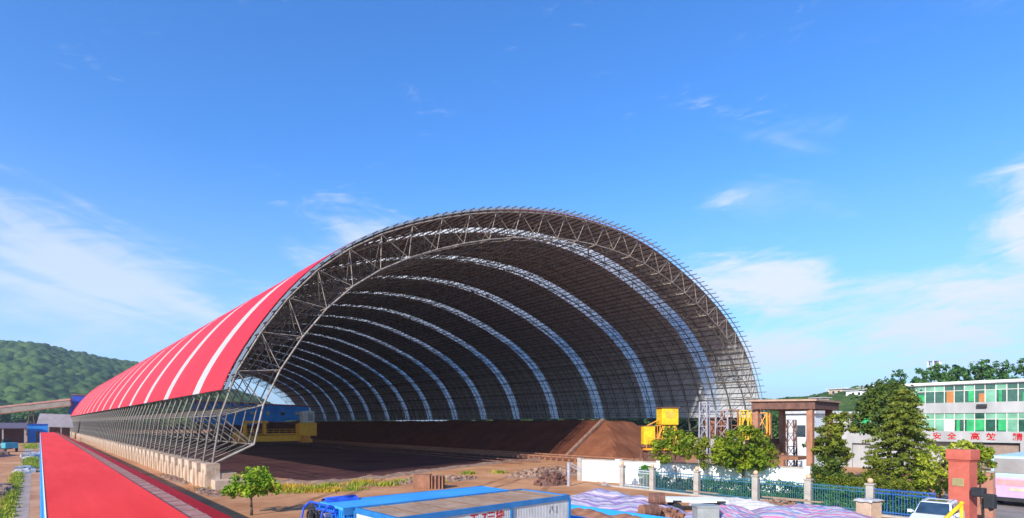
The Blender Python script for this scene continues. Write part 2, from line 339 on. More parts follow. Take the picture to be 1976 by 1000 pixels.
# ------------------------------------------------------------------ the arched shed
YF = 50.0; BAY = 3.2; NB = 78; YE = YF + NB * BAY
PROF = [(11.0, 1.9), (11.15, 4.2), (11.6, 7.0), (12.0, 8.6), (13.3, 11.1), (15, 14), (17, 17), (19.4, 19.9), (22.4, 22.5), (26, 24.9), (30.4, 27.1), (37, 29.8), (43.4, 31.7),
        (52, 33.5), (61, 34.2), (69, 33.9), (77, 32.4), (86, 29.6), (94, 26.2), (100, 22.6), (104.0, 19), (106.8, 15.4), (108.9, 11.4), (110.1, 8.2), (110.7, 5.0), (110.8, 1.9)]
P = np.array(PROF); P[:, 1] = 1.9 + (P[:, 1] - 1.9) * 0.968; P[:, 0] -= np.clip((P[:, 0] - 50) / 60, 0, 1) * 0.9; seg = np.hypot(*np.diff(P, axis=0).T); S_ = np.concatenate([[0], np.cumsum(seg)]); LEN = S_[-1]
for _ in range(2):   # soften the polyline
    t = np.linspace(0, S_[-1], 260); px_ = np.interp(t, S_, P[:, 0]); pz_ = np.interp(t, S_, P[:, 1])
    k = np.ones(13) / 13; e = 6
    qx = np.convolve(np.pad(px_, e, mode='reflect', reflect_type='odd'), k, 'valid'); qz = np.convolve(np.pad(pz_, e, mode='reflect', reflect_type='odd'), k, 'valid')
    P = np.stack([qx, qz], 1); seg = np.hypot(*np.diff(P, axis=0).T); S_ = np.concatenate([[0], np.cumsum(seg)]); LEN = S_[-1]
NM = 32; MOD = LEN / NM
def prof(s, off=0.0):
    """point at arc length s, moved outwards by off"""
    s = np.asarray(s, float); x = np.interp(s, S_, P[:, 0]); z = np.interp(s, S_, P[:, 1])
    x1 = np.interp(s + 0.6, S_, P[:, 0]); x0 = np.interp(s - 0.6, S_, P[:, 0]); z1 = np.interp(s + 0.6, S_, P[:, 1]); z0 = np.interp(s - 0.6, S_, P[:, 1])
    tx = x1 - x0; tz = z1 - z0; l = np.hypot(tx, tz); return np.stack([x - tz / l * off, z + tx / l * off], -1)
def s_at_z(z, side):
    t = np.linspace(0, LEN, 2000); pz = prof(t)[:, 1]
    h = t < LEN / 2 if side == 'a' else t > LEN / 2
    return t[h][np.argmin(np.abs(pz[h] - z))]
DEPTH = 3.0
on = prof(np.arange(NM + 1) * MOD)                      # outer nodes
inn = prof((np.arange(NM) + 0.5) * MOD, -DEPTH)         # inner nodes
shed = thing('arched_storage_shed', 'huge open-ended barrel-arched ore shed with red and white striped roof over a steel lattice', 'shed', (60, YF, 0))
OX, OY = 60.0, YF
def loc3(p, y): return (p[0] - OX, y, p[1])
segs = []; rad = []
def sg(a, ya, b, yb, r): segs.append((*loc3(a, ya), *loc3(b, yb))); rad.append(r)
for i in range(NM):
    sg(on[i], 0, on[i + 1], 0, 0.09)
    for k_, y_ in ((i, 0), (i + 1, 0), (i, BAY), (i + 1, BAY)): sg(on[k_], y_, inn[i], BAY / 2, 0.042)
    if i < NM - 1: sg(inn[i], BAY / 2, inn[i + 1], BAY / 2, 0.06)
    sg(inn[i], BAY / 2, inn[i], BAY * 1.5, 0.05)
for i in range(NM + 1): sg(on[i], 0, on[i], BAY, 0.05)
V, F = tubes(segs, rad); bay_me = npmesh('truss_bay', V, F, M_steel, smooth=True)
for j in range(NB): obj('truss_bay', bay_me, shed, (0, j * BAY, 0))
# the heavier rib at each open end: chords with bracing in one plane
def end_rib(y, sgn):
    s2 = []; r2 = []
    def a2(p, q, r, ya=y, yb=y): s2.append((*loc3(p, ya), *loc3(q, yb))); r2.append(r)
    for i in range(NM):
        if i < NM - 1: a2(inn[i], inn[i + 1], 0.085)
        a2(on[i], inn[i], 0.045); a2(inn[i], on[i + 1], 0.045); a2(on[i], on[i + 1], 0.07)
        a2(inn[i], inn[i], 0.07, y, y + sgn * BAY / 2)
    a2(prof(0.0), inn[0], 0.1)
    V, F = tubes(s2, r2, 6); return npmesh('end_rib', V, F, mat('pale_sunlit_steel', (0.17, 0.14, 0.12), 0.55, scale=0.8, col2=(0.42, 0.36, 0.29)), smooth=True)  # paler copy of the truss steel, sunlight put into its colour
obj('end_rib', end_rib(-0.02, 1), shed); obj('end_rib', end_rib(NB * BAY + 0.02, -1), shed)
# purlins, ends left sticking out beyond the sheets
sa = s_at_z(7.95, 'a'); sb = s_at_z(6.3, 'b'); NP = 92
for k_, s_ in enumerate(np.linspace(sa, sb, NP)):
    p = prof(s_, 0.31); q = prof(s_, 0.42); d = Vector((q[0] - p[0], 0, q[1] - p[1])).normalized(); ex = 1.25 + 0.35 * random.random()
    pm = MB(); c_ = Vector((p[0] - OX, 0, p[1])); pm.bar(c_ + Vector((0, -ex, 0)), c_ + Vector((0, NB * BAY + 0.9, 0)), 0.07, 0.12, up=d)
    pm.build('purlin', M_purlin, shed)
# sheeting: red outside, bare inside; fibreglass strips between
SS = np.linspace(sa, sb, 90)
def cladding(y0, y1, red):
    ny = 2; ys = np.linspace(y0, y1, ny + 1) if False else np.array([y0, y1])
    o1 = prof(SS, 0.46); o0 = prof(SS, 0.40); n = len(SS)
    if red:
        V = []; 
        for lay in (o1, o0):
            for y in ys: V += [(p[0] - OX, y, p[1]) for p in lay]
        F = []; mi = []
        for i in range(n - 1):
            F.append((i, i + 1, n + i + 1, n + i)); mi.append(0)
            F.append((2 * n + i, 3 * n + i, 3 * n + i + 1, 2 * n + i + 1)); mi.append(1)
            F.append((i, 2 * n + i, 2 * n + i + 1, i + 1)); mi.append(0); F.append((n + i, n + i + 1, 3 * n + i + 1, 3 * n + i)); mi.append(0)
        for i in (0, n - 1): F.append((i, n + i, 3 * n + i, 2 * n + i)); mi.append(0)
        return obj('roof_sheet', npmesh('roof_sheet', V, F, [M_red, M_back], mi=mi), shed)
    o = prof(SS, 0.43); V = [(p[0] - OX, y, p[1]) for y in ys for p in o]
    F = [(i, i + 1, n + i + 1, n + i) for i in range(n - 1)]
    return obj('skylight_strip', npmesh('skylight_strip', V, F, M_sky), shed)
strips = [3 + 5 * k_ for k_ in range(15)]; prev = 0.42
for b_ in strips:
    y_a = b_ * BAY - 1.1; cladding(prev, y_a, True); cladding(y_a, y_a + 3.05, False); prev = y_a + 3.05
cladding(prev, NB * BAY + 0.6, True)
# pale rim along the open end
V = []; S2 = np.linspace(sa, sb, 90)
for off, y in ((0.20, -0.50), (0.42, -0.50), (0.42, -0.40), (0.20, -0.40)): V += [(p[0] - OX, y, p[1]) for p in prof(S2, off)]
n = len(S2); F = [(a * n + i, a * n + i + 1, ((a + 1) % 4) * n + i + 1, ((a + 1) % 4) * n + i) for a in range(4) for i in range(n - 1)]
obj('edge_flashing', npmesh('edge_flashing', V, F, M_rim), shed)
# footings
fb = MB(); x = prof(0)[0]
fb.box(x - 0.55 - OX, x + 0.9 - OX, 0.8, NB * BAY + 0.6, 0, 1.15); fb.build('plinth', M_conc, shed, bevel=0.02)
fb = MB(); fb.box(x - 0.75 - OX, x + 1.6 - OX, -0.9, 0.8, 0, 1.2); fb.box(x - 0.3 - OX, x + 1.9 - OX, -2.2, -0.9, 0, 0.75); fb.build('end_block', M_conc, shed, bevel=0.03)
pier = MB(); pier.box(-0.55, 0.45, -0.95, 0.95, 0, 1.95); pier.box(-0.68, -0.53, -0.2, 0.2, 0, 1.5); pier_me = pier.mesh('pier', M_conc)
for j in range(NB + 1): obj('pier', pier_me, shed, (x - 0.12 - OX + random.uniform(-.03, .03), j * BAY, random.uniform(-0.06, 0.05)))
xr = prof(LEN)[0]
fb = MB(); fb.box(xr - 0.9 - OX, xr + 0.6 - OX, -0.8, NB * BAY + 0.6, 0, 1.9); fb.build('retaining_wall', M_concg, shed, bevel=0.03)

# ------------------------------------------------------------------ ore stockpile, coping, track
def pile():
    xs = np.concatenate([np.linspace(62.6, 71.2, 12), np.linspace(72.0, 108, 32)]); ys = np.concatenate([np.linspace(49.5, 60, 10), np.linspace(62, 296, 118)])
    X, Y = np.meshgrid(xs, ys)
    slope = np.clip((X - 62.6) / 8.6, 0, 1) * 5.72
    slope = slope + np.clip((X - 71.2) / 30, 0, 1) * -0.4
    endf = np.clip((Y - 49.5) / 9.5, 0, 1) ** 0.9 * 6.2
    edge = np.clip((np.interp(Y, [50, 62, 85, 120], [86, 88, 98, 114]) - X) / 11.0, 0, 1) * 6.3
    Z = np.minimum(np.minimum(slope, endf), edge) + (0.20 * noise2(X, Y, 0.35, 2) + 0.14 * noise2(X, Y, 1.1, 6)) * (slope > 0.3) * (edge > 0.2)
    Z = np.where((X <= 62.7) | (Y <= 49.6), 0.0, Z)
    nx, ny = len(xs), len(ys); idx = np.arange(nx * ny).reshape(ny, nx)
    F = np.stack([idx[:-1, :-1], idx[:-1, 1:], idx[1:, 1:], idx[1:, :-1]], -1).reshape(-1, 4)
    yc = (Y[:-1, :-1] + Y[1:, :-1]).reshape(-1) / 2; mi = (yc < 59.2).astype(int)  # front end gets the sunlit ore tone, the rest the shaded one
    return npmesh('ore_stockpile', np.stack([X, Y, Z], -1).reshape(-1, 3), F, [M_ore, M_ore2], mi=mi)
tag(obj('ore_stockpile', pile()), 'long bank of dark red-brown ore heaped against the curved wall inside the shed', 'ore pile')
cp = MB()
for q in range(12):
    a = Vector((62.0 + 8.9 * q / 12, 58.6, 0.12 + 5.75 * q / 12)); b = Vector((62.0 + 8.9 * (q + 0.96) / 12, 58.6, 0.12 + 5.75 * (q + 0.96) / 12))
    cp.bar(a, b, 0.55, 0.45)
tag(cp.build('concrete_coping', mat('pinkish_concrete', (0.17, 0.085, 0.055), 0.9, scale=1.4, col2=(0.28, 0.16, 0.11), bump=0.4), bevel=0.03), 'sloping concrete coping along the near edge of the ore bank', 'coping')
tr = thing('railway_track', 'dusty railway track on sleepers along the foot of the ore bank', 'railway track', (57.5, 44, 0))
for dx in (-1.9, 1.9):
    r_ = MB(); r_.box(dx - 0.05, dx + 0.05, 0, 230, 0.42, 0.60); r_.build('rail', M_rust, tr)
sl_ = MB(); sl_.box(-2.7, 2.7, -0.18, 0.18, 0.06, 0.42); sme = sl_.mesh('sleeper', M_rust)
for j in range(90): obj('sleeper', sme, tr, (0, 0.4 + j * 1.15, 0))
tr2 = thing('railway_track', 'second dusty railway track nearer the middle of the shed floor', 'railway track', (48.5, 52, 0))
for dx in (-1.6, 1.6):
    r_ = MB(); r_.box(dx - 0.05, dx + 0.05, 0, 220, 0.12, 0.26); r_.build('rail', M_rustd, tr2)
    tr2b = None

# ------------------------------------------------------------------ trees
def leaves(clumps, per, size, rng, flat=0.0, spread=None):
    """clumps: (n,4) centre + radius -> quads"""
    Cc = np.repeat(clumps, per, 0); n = len(Cc)
    d = rng.normal(size=(n, 3)); d /= np.linalg.norm(d, axis=1)[:, None]
    rr = Cc[:, 3:4] * rng.uniform(0.35, 1.0, (n, 1)) ** 0.6; pos = Cc[:, :3] + d * rr * np.array([1, 1, 1 - flat * 0.75])
    nrm = d + rng.normal(size=(n, 3)) * 0.6 + np.array([0, 0, 0.5]); nrm /= np.linalg.norm(nrm, axis=1)[:, None]
    a = np.cross(nrm, rng.normal(size=(n, 3))); a /= np.linalg.norm(a, axis=1)[:, None]; b = np.cross(nrm, a)
    s = size * rng.uniform(0.45, 1.35, (n, 1)); a *= s; b *= s * 0.55
    V = np.stack([pos - a, pos - b * 0.9, pos + a, pos + b * 0.9], 1).reshape(-1, 3)
    F = np.arange(4 * n).reshape(-1, 4); return V, F
def blobs_to_clumps(blobs, n, r, rng):
    """blobs: (x,y,z,rx,ry,rz)"""
    out = []
    vol = np.array([b[3] * b[4] + b[3] * b[5] for b in blobs]); cnt = np.maximum(3, (n * vol / vol.sum()).astype(int))
    for b, k_ in zip(blobs, cnt):
        d = rng.normal(size=(k_, 3)); d /= np.linalg.norm(d, axis=1)[:, None]; q = rng.uniform(0.45, 1.0, (k_, 1)) ** 0.5
        pos = np.array(b[:3]) + d * q * np.array(b[3:6]); rad_ = r * rng.uniform(0.35, 1.35, (k_, 1)); out.append(np.concatenate([pos, rad_], 1))
    return np.concatenate(out)
def tree(name, label, cat, x, y, blobs, mat_, n=70, r=0.5, per=60, size=0.14, trunk_h=1.5, trunk_r=0.12, group=None, seed=0, limbs=True, flat=0.0, z0=0.0):
    rng = np.random.default_rng(seed + 100)
    t = thing(name, label, cat, (x, y, z0), group=group)
    tm = MB(); top = Vector((0.1 * rng.normal(), 0.1 * rng.normal(), trunk_h)); tm.tube((0, 0, 0), top * 0.5, trunk_r, trunk_r * 0.85, 7); tm.tube(top * 0.5, top, trunk_r * 0.85, trunk_r * 0.7, 7)
    zt = max(b[2] for b in blobs); ctr = Vector((blobs[0][0], blobs[0][1], zt)); tm.tube(top, ctr, trunk_r * 0.7, trunk_r * 0.2, 6)
    cl = blobs_to_clumps(blobs, n, r, rng)
    if limbs:
        for c in cl[rng.permutation(len(cl))[:14]]:
            f = rng.uniform(0.0, 0.7); st = top.lerp(ctr, f); e_ = Vector(c[:3]); mid = st.lerp(e_, 0.5) + Vector((0, 0, -0.08 * (e_ - st).length)); 
            tm.tube(st, mid, trunk_r * 0.4, trunk_r * 0.25, 5); tm.tube(mid, e_, trunk_r * 0.25, trunk_r * 0.08, 5)
    tm.build('trunk', M_trunk, t, smooth=True)
    V, F = leaves(cl, per, size, rng, flat); obj('crown', npmesh('crown', V, F, mat_), t)
    return t
tree('tree', 'small bright green tree on orange dirt by the shed corner', 'tree', 9.41, 33.6,
     [(0, 0, 1.95, 1.15, 1.15, 0.42), (0.15, -0.1, 2.42, 0.75, 0.75, 0.32), (-0.75, 0.75, 1.5, 0.65, 0.65, 0.32), (0.8, -0.8, 1.55, 0.65, 0.65, 0.35), (0.9, -0.5, 1.95, .5, .5, .28), (0.1, 0, 1.35, 0.6, 0.6, 0.25)], L_lime, n=95, r=0.27, per=40, size=0.10, trunk_h=1.0, trunk_r=0.09, seed=1)
tree('tree', 'light green tree before the white wall beside the yellow cabin', 'tree', 38.9, 24.6,
     [(0, 0, 3.9, 1.3, 1.3, 1.0), (-0.8, 0.8, 3.1, 0.9, 0.9, 0.8), (0.5, -0.6, 3.4, 1.0, 1.0, 0.8)], L_bright, n=80, r=0.42, per=55, size=0.13, trunk_h=2.3, trunk_r=0.07, seed=2)
tree('tree', 'thin small tree between the two rounder trees by the white wall', 'tree', 39.4, 22.7,
     [(0, 0, 3.3, 0.5, 0.5, 1.1), (0.1, 0, 2.4, 0.45, 0.45, 0.6)], L_olive, n=32, r=0.3, per=45, size=0.12, trunk_h=1.6, trunk_r=0.05, seed=3)
tree('tree', 'broad olive green tree before the brown canopy', 'tree', 40.9, 20.1,
     [(0, 0, 3.7, 1.9, 1.9, 1.35), (-1.0, 1.0, 2.9, 1.2, 1.2, 0.9), (1.1, -1.1, 2.7, 1.2, 1.2, 0.9), (0, 0, 2.6, 1.7, 1.7, 0.8)], L_bright, n=150, r=0.45, per=55, size=0.14, trunk_h=1.9, trunk_r=0.12, seed=4)
tree('tree', 'tiered yellow-green tree between the canopy and the cedar', 'tree', 46.2, 15.5,
     [(0.3, 0, 5.6, 0.8, 0.8, 0.6), (0, 0, 4.6, 1.35, 1.35, 0.5), (-0.5, 0.4, 3.6, 1.7, 1.7, 0.5), (0.3, 0, 2.6, 1.1, 1.1, 0.7)], L_olive, n=120, r=0.4, per=55, size=0.13, trunk_h=2.2, trunk_r=0.12, seed=5, flat=0.4)
tree('shrub', 'loose dark green shrub under the tiered yellow-green tree', 'shrub', 42.6, 14.7,
     [(0, 0, 1.8, 1.2, 1.2, 1.2), (0.5, -0.5, 1.1, 1.1, 1.1, 0.9)], L_dark, n=80, r=0.35, per=50, size=0.13, trunk_h=0.8, trunk_r=0.06, seed=6)
tree('tree', 'tall dark crowned broadleaf tree behind the layered cedar', 'tree', 51.5, 13.5,
     [(0, 0, 7.0, 1.9, 1.9, 1.6), (-0.9, 0.9, 5.6, 1.3, 1.3, 1.2), (0.8, -0.8, 5.2, 1.4, 1.4, 1.4)], L_dark, n=150, r=0.5, per=60, size=0.16, trunk_h=4.2, trunk_r=0.2, seed=7)
# layered cedar
def cedar(x, y, H, W, seed):
    rng = np.random.default_rng(seed); t = thing('cedar', 'tall cedar with drooping layered branches beside the brick pillar', 'tree', (x, y, 0))
    tm = MB(); tm.tube((0, 0, 0), (0, 0, H), 0.18, 0.03, 8); cl = []
    lv = 17
    for k_ in range(lv):
        f = k_ / (lv - 1); z = 1.2 + (H - 1.5) * f; rr = W * (1 - f) ** 0.62 + 0.25; nb_ = int(9 - 4 * f)
        a0 = rng.uniform(0, 6.28)
        for j in range(nb_):
            a = a0 + 6.283 * j / nb_ + rng.normal() * 0.25; r1 = rr * rng.uniform(0.72, 1.12)
            e_ = Vector((math.cos(a) * r1, math.sin(a) * r1, z - 0.22 * r1 + 0.08)); tm.tube((0, 0, z), e_, 0.035, 0.01, 4)
            for q in np.linspace(0.3, 1.0, 5):
                cl.append((e_.x * q, e_.y * q, z + (e_.z - z) * q * q + 0.03 + rng.normal() * 0.03, 0.20 + 0.16 * (1 - abs(q - 0.75))))
    tm.build('trunk', M_trunk, t, smooth=True)
    cl = np.array(cl); V, F = leaves(cl, 44, 0.10, rng, flat=0.8); obj('crown', npmesh('crown', V, F, L_cedar), t); return t
cedar(45.2, 11.0, 7.7, 2.5, 31)
tree('shrub', 'narrow upright conifer shrub at the foot of the cedar', 'shrub', 42.8, 11.9,
     [(0, 0, 1.9, 0.55, 0.55, 1.3), (0.1, 0, 0.9, 0.7, 0.7, 0.7)], L_olive, n=60, r=0.25, per=45, size=0.1, trunk_h=0.6, trunk_r=0.05, seed=8)
tree('shrub', 'round dark green clipped shrub on the lawn by the first fence pillars', 'shrub', 38.6, 27.2,
     [(0, 0, 0.95, 0.85, 0.85, 0.8)], L_hedge, n=60, r=0.25, per=50, size=0.1, trunk_h=0.4, trunk_r=0.05, seed=9)
tree('flowering_shrub', 'yellow-green shrub dotted with pale flowers behind the brick pillar', 'shrub', 41.3, 8.1,
     [(0, 0, 3.0, 0.9, 0.9, 0.95), (0.6, -0.8, 3.7, 0.9, 0.9, 0.5), (0.4, -1.4, 3.0, 0.7, 0.9, 0.9), (-0.2, 0.2, 1.9, 0.9, 0.9, 0.8)], L_flower, n=90, r=0.32, per=42, size=0.11, trunk_h=1.4, trunk_r=0.06, seed=10)
tree('tree', 'small weeping green tree right against the back of the brick pillar', 'tree', 38.9, 5.75,
     [(0, 0, 3.0, 0.35, 0.45, 0.9), (0.1, -0.1, 3.7, 0.4, 0.5, 0.4)], L_bright, n=35, r=0.25, per=45, size=0.1, trunk_h=1.8, trunk_r=0.04, seed=12)
spots = [(113.5, 28.2, 14.2, 1.0, 'slim'), (115.9, 25.4, 14.6, 1.0, 'pointed'), (117.9, 23.3, 15.8, 1.3, 'tall pointed'), (120.6, 21.2, 15.3, 1.2, 'rounded'), (123.2, 18.7, 16.4, 1.5, 'broad full'), (125.2, 16.4, 16.6, 1.6, 'broadest'), (128, 12.9, 16.6, 1.8, 'last')]
ordn = ['first', 'second', 'third', 'fourth', 'fifth', 'sixth', 'seventh']
for i, (x_, y_, h_, w_, kd) in enumerate(spots):
    tree('tree', '%s green tree rising behind the office roof, %s counting from the cedar' % (kd, ordn[i]), 'tree', x_, y_,
         [(0, 0, h_ - 1.6, w_, w_, 1.7), (0.3, 0.6, h_ - 3.6, w_ * 1.5, w_ * 1.5, 1.9), (-0.4, -0.8, h_ - 5.6, w_ * 1.8, w_ * 1.8, 2.0)], L_far, n=85, r=0.62, per=34, size=0.30, trunk_h=h_ * 0.55, trunk_r=0.22, group='trees behind the office', seed=20 + i)
mid = [(121, 74, 8.5, 3.0, 'bushy tree outside the far wall of the shed'), (119, 80, 9.0, 3.2, 'leafy tree beyond the ore bank end'), (120.5, 66, 8.4, 2.8, 'dark green tree behind the yellow cabin'), (118, 60, 8.2, 2.6, 'green tree behind the rusty frames'), (119.5, 55.5, 10.6, 2.3, 'pointed green tree just past the shed roof edge'),
       (124, 50.5, 11.0, 3.0, 'broad green tree above the brown canopy roof'), (112, 46, 8.8, 3.0, 'green tree seen under the brown canopy'), (128, 46.5, 9.6, 3.0, 'low green tree above the end of the canopy roof'), (101, 43, 7.0, 2.6, 'dense bush beneath the middle of the canopy'),
       (117, 87, 8.4, 3.4, 'bush standing between the ore bank crest and the shed wall'), (118, 95, 8.2, 3.6, 'deepest of the bushes outside the curved shed wall')]
for i, (x_, y_, h_, w_, lb) in enumerate(mid):
    tree('tree', lb, 'tree', x_, y_, [(0, 0, h_ - w_ * 0.7, w_, w_, w_ * 0.7), (0.5, 1.2, h_ * 0.45, w_ * 1.1, w_ * 1.2, h_ * 0.35), (-0.5, -1.4, h_ * 0.4, w_, w_, h_ * 0.32)], L_far, n=90, r=0.8, per=36, size=0.34, trunk_h=h_ * 0.45, trunk_r=0.2, seed=40 + i)

# ------------------------------------------------------------------ conveyor gallery with the red roof
GA = 0.33
gal = thing('conveyor_gallery', 'long low conveyor gallery with bright red sheet roof and blue side wall', 'conveyor gallery', (0.165, 4, 0), -R(GA))
gl = 190
def strip(name, x0, z0, x1, z1, y0, y1, m, th=0.04):
    b = MB(); b.add([(x0, y0, z0), (x1, y0, z1), (x1, y1, z1), (x0, y1, z0), (x0, y0, z0 - th), (x1, y0, z1 - th), (x1, y1, z1 - th), (x0, y1, z0 - th)],
        [(0, 1, 2, 3), (7, 6, 5, 4), (0, 4, 5, 1), (1, 5, 6, 2), (2, 6, 7, 3), (3, 7, 4, 0)]); return b.build(name, m, gal)
M_galred = mat('glossy_red_roof', (0.74, 0.024, 0.016), 0.6, col2=(0.88, 0.050, 0.036), scale=1.0, spec=0.1, stretch=(1.2, 0.12, 1), thr=(0.3, 0.7))
M_galred2 = mat('dull_red_roof', (0.50, 0.012, 0.014), 0.6, vary=0.06, scale=0.35, spec=0.1)
M_gutter = mat('faded_pink_gutter', (0.30, 0.13, 0.10), 0.8, scale=1.5, col2=(0.42, 0.22, 0.18))
strip('roof', 0.0, 2.70, 2.92, 2.74, 0, gl, M_galred)
gt = MB(); gt.box(2.94, 3.50, 0, gl * 0.98, 2.60, 2.66); 
for q in range(150): gt.box(2.94, 3.50, q * 1.24, q * 1.24 + 0.05, 2.662, 2.69)
gt.build('gutter', M_gutter, gal)
strip('eave_roof', 3.52, 2.64, 4.18, 2.50, 0, gl * 0.98, M_galred2)
b = MB(); b.box(0.02, 0.08, 0, gl, 0.0, 2.66); b.build('side_wall', M_bluewall, gal)
b = MB(); b.box(3.6, 3.66, 0, gl, 0.0, 2.5); b.box(0.1, 3.6, gl - 0.06, gl, 0, 2.6); b.build('side_wall', M_bluewall, gal)
b = MB(); b.box(-0.03, 0.0, 0, gl, 2.62, 2.72); b.build('eave_trim', M_white, gal)
b = MB(); b.box(-0.13, -0.031, 0, gl, 2.42, 2.5); b.build('gutter', M_blue, gal)

# ------------------------------------------------------------------ things at the far end
bt = thing('sheet_clad_tower', 'deep blue sheet-clad tower where the long conveyor bridge meets the shed', 'tower', (14.4, 303, 0), R(-3))
b = MB(); b.prism([(-3.3, 8.0), (4.2, 8.0), (4.2, 17.2), (-2.0, 17.2)], 0, 8); b.build('cladding', M_blued, bt); 
b = MB(); b.prism([(-2.3, 17.2), (4.4, 17.2), (4.4, 17.6), (-2.3, 17.6)], -0.3, 8.3); b.build('roof', M_rust, bt)
for sx in (-2.7, 3.7):
    b = MB(); b.box(sx - 0.25, sx + 0.25, 0.3, 0.8, 0, 7.98); b.box(sx - 0.25, sx + 0.25, 7, 7.5, 0, 7.98); b.build('leg', M_rustd, bt)
br = thing('conveyor_bridge', 'raised rusty conveyor bridge crossing before the wooded hill', 'conveyor bridge', (12, 301, 0))
A_ = Vector((0, 0, 12.7)); B_ = Vector((-46, 12, 5.2))
b = MB(); b.bar(A_ + Vector((0, 0, 2.6)), B_ + Vector((0, 0, 2.6)), 3.0, 0.7); b.build('roof', mat('pink_rusty_sheet', (0.36, 0.17, 0.13), 0.8, scale=0.4, col2=(0.48, 0.26, 0.20)), br)
b = MB(); b.bar(A_ + Vector((0, 0, 1.1)), B_ + Vector((0, 0, 1.1)), 2.6, 2.1); b.build('side_wall', mat('dull_olive_sheet', (0.17, 0.15, 0.12), 0.8, scale=0.3, col2=(0.28, 0.25, 0.20)), br)
b = MB(); b.bar(A_ + Vector((0, 0, -0.15)), B_ + Vector((0, 0, -0.15)), 2.8, 0.3); b.build('floor_beam', M_rust, br)
for f in (0.28, 0.52, 0.8):
    p = A_.lerp(B_, f); b = MB()
    for sx in (-1.0, 1.0): b.tube((p.x + sx * 1.5, p.y, -0.0), (p.x + sx * 0.5, p.y, p.z - 0.3), 0.22, 0.18)
    b.tube((p.x - 1, p.y, p.z * 0.5), (p.x + 1, p.y, p.z * 0.5), 0.12); b.build('trestle', M_rustd, br)
gs = thing('corrugated_shed', 'grey corrugated roofed shed at the far end of the red gallery', 'shed', (5.0, 228, 0))
b = MB(); b.add([(-4.6, -1, 4.3), (4.6, -2.5, 3.9), (4.0, 3, 8.0), (-3.6, 4, 8.3), (-4.6, -1, 4.1), (4.6, -2.5, 3.7), (4.0, 3, 7.8), (-3.6, 4, 8.1)], [(0, 1, 2, 3), (7, 6, 5, 4), (0, 4, 5, 1), (1, 5, 6, 2), (2, 6, 7, 3), (3, 7, 4, 0)])
b.build('roof', mat('grey_corrugated', (0.27, 0.24, 0.24), 0.7, scale=0.6, col2=(0.36, 0.32, 0.32), bump=0.8, wave=('X', 2.2)), gs)
b = MB(); b.box(-3.6, 3.8, 0.3, 3.0, 0, 4.5); b.build('wall', M_rustd, gs)
for sx in (-4.0, -1.5, 1.5, 4.1): b = MB(); b.box(sx - 0.12, sx + 0.12, -1.9, -1.7, 0, 3.95); b.build('post', M_concg, gs)
bs = thing('site_hut', 'bright blue site hut beyond the end of the red gallery', 'hut', (0.3, 199, 0))
b = MB(); b.box(-1.7, 2.6, 0, 3, 0, 4.8); b.build('wall', M_blue, bs); b = MB(); b.box(-1.9, 2.8, -0.2, 3.2, 4.8, 5.0); b.build('roof', M_blued, bs)
b = MB(); b.box(0.1, 1.0, -0.04, -0.005, 0.0, 3.0); b.build('door', M_rust, bs)
cb = thing('canopy_shelter', 'low dark-roofed open shelter beside the dirt yard', 'shelter', (-9, 190, 0))
b = MB(); b.add([(-10, 0, 4.0), (7.6, 0, 4.0), (7.6, 8, 5.3), (-10, 8, 5.3), (-10, 0, 3.8), (7.6, 0, 3.8), (7.6, 8, 5.1), (-10, 8, 5.1)], [(0, 1, 2, 3), (7, 6, 5, 4), (0, 4, 5, 1), (1, 5, 6, 2), (2, 6, 7, 3), (3, 7, 4, 0)]); b.build('roof', mat('purple_grey_roof', (0.11, 0.09, 0.12), 0.8), cb)
for sx in (-9.6, -5, -1, 3, 7.2):
    b = MB(); b.box(sx - 0.15, sx + 0.15, 0.2, 0.5, 0, 3.85); b.build('post', M_concg, cb)
b = MB(); b.box(-9.5, 7, 7.6, 7.8, 0, 5.0); b.build('back_wall', M_rustd, cb)
# line of trees at the foot of the hill
for i, (x_, y_, h_) in enumerate([(-30, 330, 13), (-16, 345, 12), (-4, 350, 13), (8, 352, 12), (20, 350, 11)]):
    tree('tree', '%s in the row of dark trees at the foot of the wooded hill' % ['First tree', 'Second tree', 'Third tree', 'Fourth tree', 'Fifth tree'][i], 'tree', x_, y_, [(0, 0, h_ * 0.6, 7, 5, h_ * 0.4), (4, 0, h_ * 0.4, 6, 4, h_ * 0.35)], L_far, n=70, r=1.7, per=26, size=0.8, trunk_h=4, trunk_r=0.3, seed=60 + i, group='trees at the foot of the hill')

